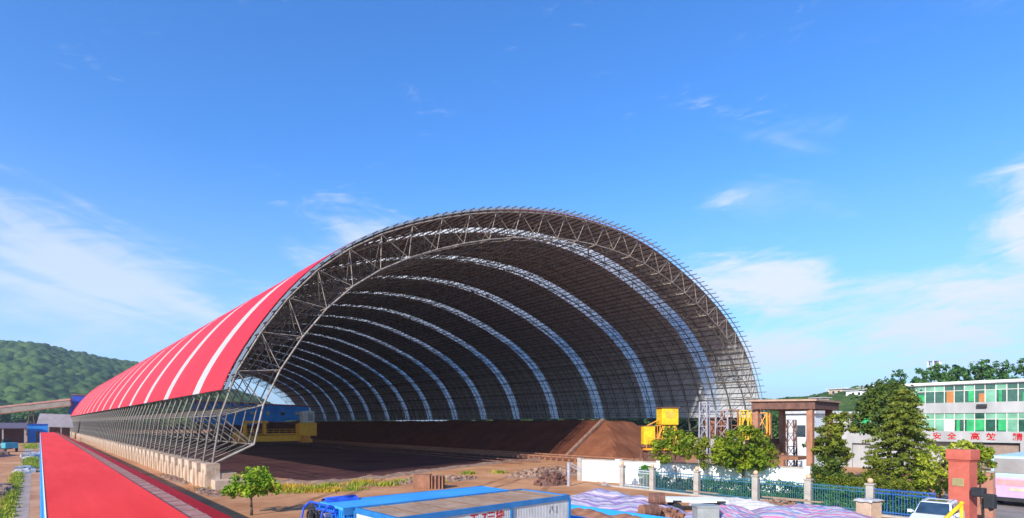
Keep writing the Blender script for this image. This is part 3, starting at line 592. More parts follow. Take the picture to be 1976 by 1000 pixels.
# ------------------------------------------------------------------ yard clutter by the gallery
def rock_heap(name, label, cat, x, y, rx, ry, h, m, seed, group=None, n=60, smin=0.08, smax=0.3):
    rng = np.random.default_rng(seed); b = MB(); k_ = 22
    for i in range(k_ + 1):
        for j in range(k_ + 1): pass
    xs = np.linspace(-rx, rx, k_); ys = np.linspace(-ry, ry, k_); X, Y = np.meshgrid(xs, ys)
    q = np.clip(1 - (X / rx) ** 2 - (Y / ry) ** 2, 0, 1); Z = h * q * (0.75 + 0.35 * noise2(X * 2, Y * 2, 2.0 / max(rx, .1), seed)) + 0.004
    idx = np.arange(k_ * k_).reshape(k_, k_); F = np.stack([idx[:-1, :-1], idx[:-1, 1:], idx[1:, 1:], idx[1:, :-1]], -1).reshape(-1, 4)
    keep = (q[:-1, :-1] + q[1:, 1:] + q[1:, :-1] + q[:-1, 1:]).reshape(-1) > 0; b.add(np.stack([X, Y, Z], -1).reshape(-1, 3), [tuple(int(i) for i in f) for f in F[keep]])
    for _ in range(n):
        a = rng.uniform(0, 6.28); r_ = math.sqrt(rng.uniform(0, 1)); px_, py_ = math.cos(a) * r_ * rx, math.sin(a) * r_ * ry; pz = h * (1 - r_ * r_) * 0.9
        s = rng.uniform(smin, smax); v = [(px_ + sx * s * rng.uniform(.4, 1), py_ + sy * s * rng.uniform(.4, 1), pz + sz * s * rng.uniform(.3, .8)) for sz in (-1, 1) for sx, sy in ((-1, -1), (1, -1), (1, 1), (-1, 1))]
        b.add(v, [(3, 2, 1, 0), (4, 5, 6, 7), (0, 1, 5, 4), (1, 2, 6, 5), (2, 3, 7, 6), (3, 0, 4, 7)])
    return tag(b.build(name, m, loc=(x, y, 0)), label, cat, group)
rock_heap('rubble_heap', 'grey broken-stone heap on the near dirt strip beside the blue wall', 'rubble', -3.0, 33, 1.0, 5, 0.35, M_rubble, 1)
rock_heap('rubble_heap', 'heap of broken concrete beside the grey paved patch', 'rubble', -1.9, 58, 0.7, 5, 0.4, M_rubble, 2, n=70)
rock_heap('rubble_heap', 'dark debris heap further down the dirt yard', 'rubble', -5.5, 120, 3, 6, 0.9, M_rubble, 3, smax=0.6)
rock_heap('sack_pile', 'pale sacks lying flat nearest the grey patch', 'sacks', -0.9, 80, 0.9, 3.5, 0.45, M_sack, 4, n=20, smin=.2, smax=.5)
rock_heap('sack_pile', 'pale sacks lying by the pink sheet near the far hut', 'sacks', -0.3, 112, 1.2, 5, 0.6, M_sack, 5, n=24, smin=.2, smax=.6)
sh = thing('rickshaw_cart', 'small teal three-wheeled cargo cart standing in the dirt yard', 'cart', (-3.4, 135, 0), 0.3)
b = MB(); b.box(-0.9, 0.9, -1.3, 0.8, 0.7, 1.7); b.build('cargo_box', mat('teal_paint', (0.05, 0.30, 0.36), 0.5), sh, bevel=0.04)
b = MB(); b.box(-0.75, 0.75, 0.85, 2.0, 0.5, 1.0); b.prism([(-0.7, 1.0), (0.7, 1.0), (0.55, 2.3), (-0.55, 2.3)], 0.9, 1.7); b.build('cab', M_black, sh, bevel=0.04)
for wx, wy in ((-0.8, -0.8), (0.8, -0.8), (0, 1.9)): b = MB(); b.tube((wx - 0.1, wy, 0.42), (wx + 0.1, wy, 0.42), 0.42, n=14); b.build('wheel', M_black, sh)
def grass(name, pts, n, hgt, m, seed, label=None):
    rng = np.random.default_rng(seed); V = []; pts = np.array(pts, float)
    k_ = rng.integers(0, len(pts), n); base = pts[k_, :2] + rng.normal(size=(n, 2)) * pts[k_, 2:3]; z = np.zeros(n)
    a = rng.uniform(0, 6.28, n); h = hgt * rng.uniform(0.4, 1.2, n); wd = hgt * 0.16
    dx = np.cos(a); dy = np.sin(a); lean = rng.normal(size=(n, 2)) * hgt * 0.4
    V = np.stack([np.stack([base[:, 0] - dx * wd, base[:, 1] - dy * wd, z], -1), np.stack([base[:, 0] + dx * wd, base[:, 1] + dy * wd, z], -1),
                  np.stack([base[:, 0] + lean[:, 0], base[:, 1] + lean[:, 1], h], -1)], 1).reshape(-1, 3)
    F = np.arange(3 * n).reshape(-1, 3); return tag(obj(name, npmesh(name, V, F, m)), kind='stuff')
L_grass = leafmat('weed_leaves', (0.14, 0.22, 0.02), (0.42, 0.42, 0.04), 1.0)
bank = [(14.2, 46.8, .5), (17, 43.5, .6), (18.6, 44.8, .5), (20.6, 43.6, .45), (22.5, 42.3, .5), (24.4, 43.4, .35), (19, 41, .5), (26, 43, .4), (34, 46, .4), (37, 44.6, .35), (15.2, 42.6, .6), (12.4, 46.5, .5)]
grass('grass', bank, 1900, 0.36, L_grass, 3)
L_yellow = leafmat('dry_yellow_weeds', (0.30, 0.22, 0.02), (0.62, 0.42, 0.03), 1.0)
grass('grass', [(13.5, 46.5, .8), (14.8, 44.2, .9), (16, 42.8, .8), (15.6, 46.6, .9), (17.4, 41.6, .7), (27, 41.6, .6), (22, 45.6, .8)], 1700, 0.3, L_yellow, 13)
grass('grass', [(-1.25, 32 + 2 * k_, 0.22) for k_ in range(24)], 3000, 0.3, L_grass, 4)
grass('grass', [(0.0 - .3, 84 + 3 * k_, 0.35) for k_ in range(8)] + [(-0.5, 150 + 5 * k_, .6) for k_ in range(6)], 1800, 0.5, L_grass, 5)
grass('grass', [(10.5 + 1.4 * k_, 49.3 - 0.5 * k_, 0.5) for k_ in range(4)], 500, 0.3, L_grass, 6)
# rubble bank along the edge of the dark floor
bk = []
rng = np.random.default_rng(77)
line = [(12.5, 60), (15.5, 52), (19.0, 47.9), (26, 49.0), (32, 51.9), (41, 54.8), (50, 57.6), (60, 58)]
Bm = MB(); pts_ = []
for (x0, y0), (x1, y1) in zip(line[:-1], line[1:]):
    for q in np.linspace(0, 1, 14, endpoint=False): pts_.append((x0 + (x1 - x0) * q, y0 + (y1 - y0) * q))
top_ = []; 
for i, (x_, y_) in enumerate(pts_):
    hh = 0.20 + 0.05 * math.sin(i * 0.7) + 0.03 * rng.normal(); wd_ = 0.9 + 0.3 * rng.random()
    top_.append([(x_ + 0.15, y_ + wd_ * 0.7, 0.0), (x_, y_ + 0.06 * rng.normal(), max(0.1, hh)), (x_ - 0.1, y_ - wd_ * 1.3, 0.0)])
V = [p for r_ in top_ for p in r_]; F = []
for i in range(len(top_) - 1):
    for k_ in range(2): F.append((3 * i + k_, 3 * i + k_ + 1, 3 * i + 3 + k_ + 1, 3 * i + 3 + k_))
Bm.add(V, F)
tag(Bm.build('earth_bank', M_rubble, smooth=True), kind='structure')
rock_heap('rubble_heap', 'brown rubble bank by the rails in front of the white wall', 'rubble', 40, 40, 5.5, 2.4, 0.7, M_rubble, 8, n=150, smax=0.35)
rock_heap('rubble_heap', 'low grey-brown rubble spread before the dark floor by the rusty blocks', 'rubble', 28, 43, 4.5, 2.2, 0.35, M_rubble, 9, n=160, smin=0.05, smax=0.22)
rock_heap('scrap_heap', 'small heap of tangled scrap beside the end of the white wall', 'scrap', 33.6, 33.5, 1.6, 1.2, 1.0, M_rustd, 10, n=50, smax=0.35)
# rusty blocks
rb = thing('rusted_bin', 'rust-red steel bin with open ribbed side standing by the weeds', 'bin', (24.2, 38.0, 0), R(-41))
b = MB(); b.box(-1.25, 0.1, -0.6, 0.6, 0, 1.12); b.build('body', M_rust, rb, bevel=0.03)
b = MB(); b.box(0.1, 1.15, -0.45, 0.55, 0, 0.95); b.build('hopper', M_rustd, rb, bevel=0.03)
for sx in (0.25, 0.55, 0.85, 1.1): b = MB(); b.box(sx - 0.05, sx + 0.05, -0.62, -0.47, 0, 1.12); b.build('rib', M_rust, rb)

# ------------------------------------------------------------------ reclaimer and blue hall inside the shed
M_recl = mat('reclaimer_orange_yellow', (0.88, 0.42, 0.02), 0.5, scale=1.0, col2=(0.95, 0.55, 0.03))
rc = thing('ore_reclaimer', 'yellow rail-mounted ore reclaimer with white cab inside the shed', 'reclaimer', (40, 124, 0), R(-6))
b = MB(); b.bar((-7.0, 0, 1.9), (5.0, 0, 1.9), 1.2, 1.3); b.bar((-7, 0, 2.85), (5, 0, 2.85), 0.5, 0.3); b.build('main_beam', M_recl, rc, bevel=0.05)
b = MB(); b.box(4.2, 8.0, -1.6, 1.6, 2.4, 5.3); b.build('winch_house', M_recl, rc, bevel=0.06)
b = MB(); b.box(5.0, 7.6, -1.2, 1.2, 5.35, 7.9); b.build('cab', mat('cab_white', (0.62, 0.66, 0.68), 0.5), rc, bevel=0.05)
b = MB(); b.box(6.2, 7.3, -1.24, -1.21, 5.7, 7.4); b.build('cab_window', M_glass, rc)
for sx in (-7.6, 5.9):
    b = MB(); b.box(sx - 1.1, sx + 1.1, -1.9, 1.9, 0.9, 1.7); b.box(sx - 0.8, sx + 0.8, -1.4, 1.4, 1.7, 2.4); b.build('bogie', M_orange, rc, bevel=0.05)
    for wy in (-1.4, -0.45, 0.45, 1.4):
        b = MB(); b.tube((sx - 0.35, wy, 0.45), (sx + 0.35, wy, 0.45), 0.45, n=12); b.build('wheel', M_rustd, rc)
b = MB(); b.box(-8.6, -6.6, -1.3, 1.3, 2.4, 3.4); b.box(-6.6, -6.2, -1, 1, 2.4, 5.6); b.box(-2.9, -2.4, -1, 1, 2.8, 5.6); b.box(-6.6, -2.0, -1.1, 1.1, 5.2, 5.7); b.build('gantry_frame', M_recl, rc, bevel=0.04)
b = MB(); b.tube((-4.6, -0.9, 3.3), (-4.6, 0.9, 3.3), 0.7, n=16); b.build('drum', M_rust, rc)
b = MB(); 
for q in range(9): b.tube((-6.2 + q * 1.3, -0.9, 2.95), (-6.2 + q * 1.3, -0.9, 3.9), 0.04)
b.tube((-6.2, -0.9, 3.9), (4.2, -0.9, 3.9), 0.04); b.tube((-6.2, -0.9, 3.45), (4.2, -0.9, 3.45), 0.04); b.build('handrail', M_recl, rc)
b = MB(); b.bar((4.5, 0.3, 5.2), (-7, 0.3, 5.6), 1.4, 0.25); b.build('belt', M_rustd, rc)
bh = thing('machinery_hall', 'blue sheet-clad hall with a row of small windows behind the yellow reclaimer', 'machinery hall', (38, 133, 0), R(-4))
b = MB(); b.add([(-12, 0, 5.4), (-2, 0, 4.7), (12.0, 0, 6.3), (12.0, 0, 9.2), (-12, 0, 9.9), (-12, 6, 5.4), (-2, 6, 4.7), (12.0, 6, 6.3), (12.0, 6, 9.2), (-12, 6, 9.9)], [(0, 1, 2, 3, 4), (9, 8, 7, 6, 5), (0, 5, 6, 1), (1, 6, 7, 2), (2, 7, 8, 3), (3, 8, 9, 4), (4, 9, 5, 0)])
b.build('wall', mat('blue_hall_sheet', (0.02, 0.22, 0.85), 0.5, scale=0.4, col2=(0.05, 0.36, 1.0), bump=0.4, wave=('X', 3)), bh)
b = MB(); b.bar((-12.2, 3, 10.02), (12.2, 3, 9.32), 6.6, 0.2); b.build('roof', M_brick, bh)
for q in range(7):
    wx = -10.5 + q * 3.3; b = MB(); b.box(wx - 0.45, wx + 0.45, -0.06, -0.005, 7.1, 7.9); b.build('window', M_glass, bh)
for sx in (-11, -4, 4, 11): b = MB(); b.box(sx - 0.25, sx + 0.25, 2, 2.6, 0, 5.2); b.build('post', M_rustd, bh)

# ------------------------------------------------------------------ site cabins (containers), truck
cab = thing('site_cabin', 'flat-roofed white-panelled site cabin with blue frame, tan roof and red writing', 'cabin', (11.75, 15.75, 0), R(1.5)); cab.scale = (1, 1, 0.965)
HX, HY, HT = 3.75, 1.32, 2.6
b = MB(); b.box(-HX + .05, HX - .05, -HY + .05, HY - .05, 2.50, 2.575); b.build('roof', M_tan, cab)
for q in range(6): 
    xx = -HX + 0.1 + (q + 0.7) * (2 * HX / 6.4); bb = MB(); bb.box(xx - 0.03, xx + 0.03, -HY + .06, HY - .06, 2.575, 2.60); bb.build('roof_seam', mat('brown_seam', (0.20, 0.12, 0.07), 0.8), cab)
b = MB()
for y_ in (-HY, HY): b.box(-HX, HX, y_ - 0.05, y_ + 0.05, 2.44, 2.62); b.box(-HX, HX, y_ - 0.05, y_ + 0.05, 0.0, 0.16)
for x_ in (-HX, HX): b.box(x_ - 0.05, x_ + 0.05, -HY + .05, HY - .05, 2.44, 2.617); b.box(x_ - 0.05, x_ + 0.05, -HY + .05, HY - .05, 0.0, 0.157)
for x_ in (-HX, 0.75, HX):
    b.box(x_ - 0.052, x_ + 0.052, -HY - 0.053, -HY + 0.05, 0.1, 2.5); b.box(x_ - 0.052, x_ + 0.052, HY - 0.05, HY + 0.053, 0.1, 2.5)
b.build('frame', M_bluef, cab)
b = MB(); b.box(-HX + .05, HX - .05, -HY + .0, -HY + .04, 0.16, 2.44); b.build('side_panel', M_panel, cab)
b = MB(); b.box(-HX + .05, HX - .05, HY - .04, HY, 0.16, 2.44); b.build('side_panel', M_panel, cab)
b = MB(); b.box(-HX + .0, -HX + .04, -HY + .05, HY - .05, 0.16, 2.44); b.build('end_panel', M_panel, cab)
b = MB(); b.box(HX - .04, HX, -HY + .05, HY - .05, 0.16, 2.44); b.build('end_panel', M_panel, cab)
tx = text_obj('工-7三块', 0.40, 0.004, M_redpaint, cab); tx.location = (-0.35, -HY - 0.008, 2.2); tx.rotation_euler = (R(90), 0, 0)
tx = text_obj('1 施', 0.34, 0.004, M_redpaint, cab); tx.location = (-HX - 0.008, 0.55, 2.17); tx.rotation_euler = (R(90), 0, R(-90))
tx = text_obj('八 |', 0.30, 0.004, mat('grey_lettering', (0.2, 0.2, 0.22), 0.6), cab); tx.location = (2.85, -HY - 0.008, 2.14); tx.rotation_euler = (R(90), 0, 0)
cab2 = thing('steel_container', 'bright blue container with ribbed end and smooth blue roof behind the tan-roofed cabin', 'container', (11.2, 18.12, 0), R(0.5)); cab2.scale = (1, 0.80, 0.965)
b = MB(); b.box(-3.6, 3.75, -1.22, 1.22, 2.50, 2.60); b.build('roof', mat('smooth_blue_roof', (0.05, 0.34, 0.78), 0.4, scale=0.5, col2=(0.08, 0.42, 0.86)), cab2, bevel=0.02)
b = MB(); b.box(-3.62, 3.77, -1.26, -1.20, 2.36, 2.615); b.box(-3.62, 3.77, 1.20, 1.26, 2.36, 2.615); b.build('top_rail', M_bluef, cab2)
b = MB()
for q in range(24):
    y_ = -1.18 + q * 2.36 / 24; b.box(-3.58 - (0.03 if q % 2 else 0), -3.54, y_, y_ + 2.36 / 24, 0.1, 2.5)
b.build('end_wall', M_blue, cab2); 
b = MB(); b.box(-3.5, 3.7, -1.2, -1.16, 0.1, 2.5); b.build('side_wall', M_blue, cab2); b = MB(); b.box(-3.5, 3.7, 1.16, 1.2, 0.1, 2.5); b.box(3.66, 3.7, -1.16, 1.16, 0.1, 2.5); b.build('side_wall', M_blue, cab2)
# rolled tarpaulin on the container corner
def wavy_sheet(nx, ny, fx): 
    V = []; F = []
    for j in range(ny):
        for i in range(nx): V.append(fx(i / (nx - 1), j / (ny - 1)))
    for j in range(ny - 1):
        for i in range(nx - 1): F.append((j * nx + i, j * nx + i + 1, (j + 1) * nx + i + 1, (j + 1) * nx + i))
    return V, F
b = MB(); random.seed(4)
V, F = wavy_sheet(24, 10, lambda u, v: (7.7 + 1.2 * u, 18.95 + 0.25 * math.cos(v * 3.1) , 2.52 + 0.13 * math.sin(v * 3.14) * (0.8 + 0.25 * math.sin(u * 13))))
b.add(V, F); b.tube((7.75, 18.95, 2.6), (8.9, 19.0, 2.6), 0.07, n=8)
tag(b.build('rolled_tarpaulin', M_blued, smooth=True), 'deep blue rolled tarpaulin lying on the corner of the blue container', 'tarpaulin')
tk = thing('equipment_rack', 'blue tubular rack of dark coiled hoses and machinery at the end of the blue container', 'rack', (7.22, 18.15, 0), R(4)); tk.scale = (0.8, 0.72, 0.93)
b = MB()
for sy in (-0.95, 0.95):
    pts = [(0.3, 0), (0.3, 2.5), (0.2, 2.72), (0.0, 2.78), (-0.28, 2.6), (-0.38, 2.2), (-0.38, 0)]
    for (x0, z0), (x1, z1) in zip(pts[:-1], pts[1:]): b.tube((x0, sy, z0), (x1, sy, z1), 0.045, n=8)
for x_, z_ in ((0.0, 2.78), (-0.38, 2.2), (-0.38, 1.2), (0.3, 1.2), (0.3, 2.5), (-0.38, 0.3)): b.tube((x_, -0.95, z_), (x_, 0.95, z_), 0.04, n=8)
b.build('frame', M_blued, tk)
for sy in (-0.6, 0.05, 0.62):
    for z_ in (0.75, 1.6, 2.25):
        b = MB(); k_ = 18; rr_ = 0.24
        for q in range(k_):
            a0 = 6.283 * q / k_; a1 = 6.283 * (q + 1) / k_
            for dx in (-0.12, 0.0, 0.12): b.tube((dx - .05, sy + rr_ * math.cos(a0), z_ + rr_ * math.sin(a0)), (dx - .05, sy + rr_ * math.cos(a1), z_ + rr_ * math.sin(a1)), 0.05, n=5)
        b.build('hose_coil', M_black, tk)
b = MB(); b.box(-0.1, 0.2, -0.8, 0.8, 0.3, 0.45); b.box(-0.15, 0.15, -0.85, -0.4, 1.95, 2.5); b.build('shelf', mat('worn_lilac_metal', (0.35, 0.30, 0.42), 0.6), tk)

# ------------------------------------------------------------------ low blue skip, tarps, drums
sk = thing('open_skip', 'low bright blue open skip with white side stripe full of brown scrap', 'skip', (19.3, 15.6, 0), R(4))
b = MB(); b.box(-1.3, 1.3, -3.4, -3.3, 0.1, 1.2); b.box(-1.3, 1.3, 3.3, 3.4, 0.1, 1.2); b.box(1.2, 1.3, -3.3, 3.3, 0.1, 1.2); b.box(-1.3, -1.2, -3.3, 3.3, 0.1, 1.2); b.box(-1.2, 1.2, -3.3, 3.3, 0.1, 0.2); b.build('body', M_blue, sk)
b = MB(); b.box(-1.34, -1.303, -3.4, 3.4, 0.86, 0.96); b.build('stripe', M_white, sk)
b = MB(); V, F = wavy_sheet(20, 30, lambda u, v: (-1.19 + 2.38 * u, -3.29 + 6.58 * v, 1.0 + 0.16 * math.sin(u * 9 + v * 5) * math.sin(v * 23) + 0.12 * math.sin(u * 3.14))); b.add(V, F); b.build('load', M_rust, sk)
def stripemat(name, cols, scale):
    m = bpy.data.materials.new(name); m.use_nodes = True; t = m.node_tree; n = t.nodes; l = t.links; b_ = n['Principled BSDF']; b_.inputs['Roughness'].default_value = 0.55
    uv = n.new('ShaderNodeTexCoord'); mp = n.new('ShaderNodeMapping'); mp.inputs['Scale'].default_value = (scale, 0.0, 0); l.new(uv.outputs['UV'], mp.inputs['Vector'])
    nz = n.new('ShaderNodeTexNoise'); nz.inputs['Scale'].default_value = 1.5; nz.inputs['Detail'].default_value = 2
    l.new(uv.outputs['Object'], nz.inputs['Vector'])
    sp = n.new('ShaderNodeSeparateXYZ'); l.new(mp.outputs[0], sp.inputs[0]); fr = n.new('ShaderNodeMath'); fr.operation = 'FRACT'; l.new(sp.outputs[0], fr.inputs[0])
    rp = n.new('ShaderNodeValToRGB'); rp.color_ramp.interpolation = 'CONSTANT'; e = rp.color_ramp.elements
    for i, (p_, c_) in enumerate(cols):
        el_ = e[i] if i < 2 else e.new(p_); el_.position = p_; el_.color = (*c_, 1)
    l.new(fr.outputs[0], rp.inputs['Fac']); l.new(rp.outputs['Color'], b_.inputs['Base Color']); return m
W_ = (0.34, 0.31, 0.36); PU = (0.20, 0.13, 0.30); PK = (0.46, 0.12, 0.24); BL = (0.09, 0.19, 0.42)
T1 = stripemat('striped_tarp', [(0, W_), (0.2, PU), (0.34, W_), (0.52, PU), (0.66, W_), (0.80, (0.66, 0.38, 0.55)), (0.86, W_), (0.94, BL), (0.97, W_)], 5.5)
T2 = stripemat('pink_striped_tarp', [(0, W_), (0.14, PK), (0.26, W_), (0.42, BL), (0.50, W_), (0.62, PU), (0.74, W_), (0.84, PK), (0.92, W_)], 4.5)
def tarp(name, label, cat, x, y, rz, lx, ly, h, m, seed, humps=3):
    nx, ny = 90, 60; r_ = np.random.default_rng(seed); U, Vv = np.meshgrid(np.linspace(0, 1, nx), np.linspace(0, 1, ny))
    X = (U - .5) * lx; Y = (Vv - .5) * ly; env = (np.sin(U * np.pi) ** 0.45) * (np.sin(Vv * np.pi) ** 0.55)
    Z = h * env * (0.72 + 0.22 * np.sin(U * np.pi * humps + 0.6) * np.cos(Vv * 3) + 0.16 * noise2(X, Y, 1.4, seed)) + 0.09 * noise2(X * 1.0, Y * 3.0, 1.5, seed + 1) * env + 0.085 * np.abs(np.sin(Vv * 24 + 2.2 * np.sin(U * 5))) * env + 0.01
    X = X * (1 + 0.05 * np.sin(Vv * 9 + seed)); Y = Y * (1 + 0.09 * np.sin(U * 8 + seed)) 
    idx = np.arange(nx * ny).reshape(ny, nx); F = np.stack([idx[:-1, :-1], idx[:-1, 1:], idx[1:, 1:], idx[1:, :-1]], -1).reshape(-1, 4)
    me = npmesh(name, np.stack([X, Y, Z], -1).reshape(-1, 3), F, m, smooth=True)
    uvl = me.uv_layers.new(name='UVMap'); uvs = np.stack([Vv + 0.022 * np.sin(U * 9 + seed) + 0.006 * np.sin(U * 31 + Vv * 9), U], -1).reshape(-1, 2)
    vi = np.zeros(len(me.loops), np.int32); me.loops.foreach_get('vertex_index', vi); uvl.data.foreach_set('uv', uvs[vi].ravel())
    o = obj(name, me, None, (x, y, 0)); o.rotation_euler = (0, 0, rz); return tag(o, label, cat)
tarp('striped_tarpaulin', 'lilac and white striped tarpaulin draped over a heap next to the cabin', 'tarpaulin', 25.2, 20.6, R(-70), 9.0, 4.2, 1.5, T1, 3)
tarp('striped_tarpaulin', 'pink, blue and white striped tarpaulin heap beside the drums', 'tarpaulin', 27.3, 14.6, R(-68), 4.2, 3.0, 1.15, T2, 7, 2)
tarp('striped_tarpaulin', 'long pink and lilac striped tarpaulin heap below the fence and stone plinth', 'tarpaulin', 31.2, 11.6, R(-66), 6.6, 3.2, 1.1, T2, 9)
tarp('grey_tarpaulin', 'crumpled grey sheet over planks just before the fence pillars', 'tarpaulin', 33.0, 16.6, R(-80), 5.5, 2.0, 0.75, M_sack, 12)
def drum(x, y, z, ang, label):
    t = thing('steel_drum', label, 'drum', (x, y, z), ang); b = MB()
    b.tube((0, -0.45, 0), (0, 0.45, 0), 0.30, n=20); b.build('body', M_rustd, t, bevel=0.01)
    for q in (-0.44, -0.15, 0.15, 0.44): b = MB(); b.tube((0, q - 0.015, 0), (0, q + 0.015, 0), 0.315, n=20); b.build('hoop', M_rust, t)
drum(25.7, 17.5, 1.15, R(35), 'dark rusty drum lying on top beside the fence pillar base'); drum(23.0, 16.1, 0.95, R(70), 'rust-brown drum lying at the end of the lilac striped heap')
rock_heap('scrap_heap', 'brown scrap heap carrying the rusty drums', 'scrap', 24.7, 16.6, 2.0, 1.5, 0.85, M_rust, 15, n=60, smax=0.25)
wt = thing('flat_trailer', 'low white flat trailer between the pink striped heap and the fence', 'trailer', (30.0, 17.6, -0.0), R(-48))
b = MB(); b.box(-1.9, 1.6, -0.8, 0.8, 0.62, 0.76); b.build('deck', M_white, wt, bevel=0.02)
for sx in (-1.3, 1.2):
    b = MB(); b.box(sx - 0.25, sx + 0.25, -0.85, -0.81, 0.64, 0.74); b.build('reflector', M_black, wt)
    for sy in (-0.8, 0.8): b = MB(); b.tube((sx, sy - 0.1, 0.3), (sx, sy + 0.1, 0.3), 0.3, n=14); b.build('wheel', M_black, wt)
gb = MB(); gb.box(-0.55, 0.55, -0.4, 0.4, 0, 1.05); gb.box(-0.6, 0.6, -0.45, 0.45, 1.05, 1.12)
o = gb.build('electrical_box', mat('dull_grey_paint', (0.30, 0.32, 0.31), 0.6), bevel=0.02, loc=(25.7, 14.6, 0)); o.rotation_euler = (0, 0, R(-40)); tag(o, 'dull grey cabinet between the two pink striped heaps', 'cabinet')

# ------------------------------------------------------------------ white wall, fence
ww = thing('whitewashed_wall', 'long low whitewashed wall with grey coping below the ore bank', 'wall', (37.9, 34.0, 0))
dv = Vector((43.3 - 37.9, 16.4 - 34.0, 0)); ln = dv.length; du = dv / ln
b = MB(); b.bar(Vector((0, 0, 0.95)), dv + Vector((0, 0, 0.95)), 0.24, 1.9); b.build('wall_panel', M_white, ww)
b = MB(); b.bar(Vector((0, 0, 1.95)), dv + Vector((0, 0, 1.95)), 0.36, 0.10); b.build('coping', M_concg, ww)
for q in np.linspace(0, 1, 6): b = MB(); p = dv * q; b.box(p.x - 0.22, p.x + 0.22, p.y - 0.22, p.y + 0.22, 0, 2.08); b.build('post', M_concg if q == 0 else M_white, ww)
FX = 36.3; FP = [28.0, 25.1, 21.3, 17.0, 13.7, 10.35]
fp = None; names = ['First stone fence pillar with round cap, nearest the shed', 'Second stone fence pillar, by the round clipped shrub', 'Third stone fence pillar, behind the white trailer', 'Fourth stone fence pillar, before the broad olive tree', 'Fifth stone fence pillar, behind the long striped heap', 'Sixth stone fence pillar, behind the capped stone plinth']
for i, y_ in enumerate(FP):
    if fp is None:
        fp = t = thing('fence_pillar', names[i], 'fence pillar', (FX, y_, 0), group='stone pillars of the fence')
        b = MB(); b.box(-0.19, 0.19, -0.19, 0.19, 0, 1.72); b.build('shaft', M_concg, t, bevel=0.02); b = MB(); b.box(-0.24, 0.24, -0.24, 0.24, 1.72, 1.82); b.build('cap', M_concg, t, bevel=0.02)
        b = MB(); b.ball((0, 0, 1.97), 0.16); b.build('ball', M_peach, t, smooth=True)
    else:
        t = copy_tree(fp); t.location = (FX, y_, 0); t['label'] = names[i]
    t['group'] = 'stone pillars of the fence'
ends = FP + [7.05]
lb = ['pale steel fence panel next to the first pillar', 'blue-green fence panel in front of the low dark hedge', 'blue-green fence panel below the broad olive tree', 'blue-green fence panel between fourth and fifth pillars', 'blue-green fence panel between fifth and sixth pillars', 'vivid blue fence panel running up to the brick pillar']
for i in range(6):
    y0, y1 = ends[i] - 0.22, ends[i + 1] + 0.22; m_ = M_fenceb if i == 5 else M_fence
    if i == 0: m_ = mat('pale_fence_paint', (0.42, 0.48, 0.54), 0.5)
    t = thing('fence_panel', lb[i], 'fence', (FX, (y0 + y1) / 2, 0), group='fence panels'); h = (y0 - y1) / 2
    b = MB(); 
    for z_ in (0.25, 1.3, 1.5): b.box(-0.025, 0.025, -h, h, z_ - 0.03, z_ + 0.03)
    b.build('rail', m_, t); n_ = int(h * 2 / 0.13); b = MB()
    for q in range(n_): y_ = -h + (q + 0.5) * 2 * h / n_; b.box(-0.014, 0.014, y_ - 0.014, y_ + 0.014, 0.1, 1.58)
    b.build('bars', m_, t)
# small slanting gate bar and kerb at the near end of the fence
kb = MB(); kb.box(FX - 0.25, FX + 0.25, 7.05, 30, 0.0, 0.12); tag(kb.build('kerb', M_concg, bevel=0.02), kind='structure')
sheet('lawn', [(36.6, 29.5), (43.2, 18.5), (47, 8), (37, 7.2)], 0.012, mat('lawn_green', (0.05, 0.14, 0.02), 0.9, scale=1.5, col2=(0.12, 0.24, 0.03), bump=0.5))
def hedge(label, x0, y0, x1, y1, h, wdt, m, seed, name='hedge'):
    rng = np.random.default_rng(seed); d = Vector((x1 - x0, y1 - y0, 0)); l_ = d.length; n_ = int(l_ * 44); cl = []
    for _ in range(n_):
        q = rng.uniform(0, 1); s_ = rng.uniform(-1, 1); z = h * rng.uniform(0.15, 0.95); nx_ = Vector((-d.y, d.x, 0)) / l_
        p = d * q + nx_ * s_ * wdt; cl.append((p.x, p.y, z, 0.24))
    V, F = leaves(np.array(cl), 34, 0.075, rng); t = thing(name, label, 'hedge', (x0, y0, 0)); obj('foliage', npmesh('foliage', V, F, m), t)
    b = MB()
    for q in np.linspace(0.05, 0.95, max(3, int(l_))): p = d * q; b.tube((p.x, p.y, 0), (p.x + .05, p.y, h * 0.7), 0.03, 0.015, 5)
    b.build('stems', M_trunk, t)
hedge('low dark hedge behind the second and third fence pillars', 37.2, 25.4, 37.3, 21.6, 1.15, 0.45, L_dark, 1)
hedge('mid-green hedge behind the fence between third and fourth pillars', 37.3, 21.4, 37.3, 16.9, 1.3, 0.5, L_hedge, 2)
hedge('bright clipped hedge behind the fence between fourth and fifth pillars', 37.5, 16.8, 37.4, 12.6, 1.45, 0.6, L_hedge, 3)
hedge('bright hedge behind the fence between fifth and sixth pillars', 37.4, 12.4, 37.3, 9.2, 1.3, 0.5, L_hedge, 4)
hedge('bright hedge behind the vivid blue fence panel', 37.3, 9.2, 37.2, 7.3, 1.2, 0.4, L_hedge, 5)
hedge('taller olive hedge in front of the cedar', 42.0, 15.2, 41.6, 8.6, 1.7, 0.5, L_olive, 6)
sp = thing('stone_plinth', 'square tan stone plinth with torn white cover before the sixth fence pillar', 'plinth', (33.4, 9.6, 0), R(-20))
b = MB(); b.box(-0.42, 0.42, -0.42, 0.42, 0, 1.18); b.build('shaft', mat('tan_stone', (0.46, 0.31, 0.20), 0.85, scale=1.5, col2=(0.58, 0.42, 0.29), bump=0.3), sp, bevel=0.03)
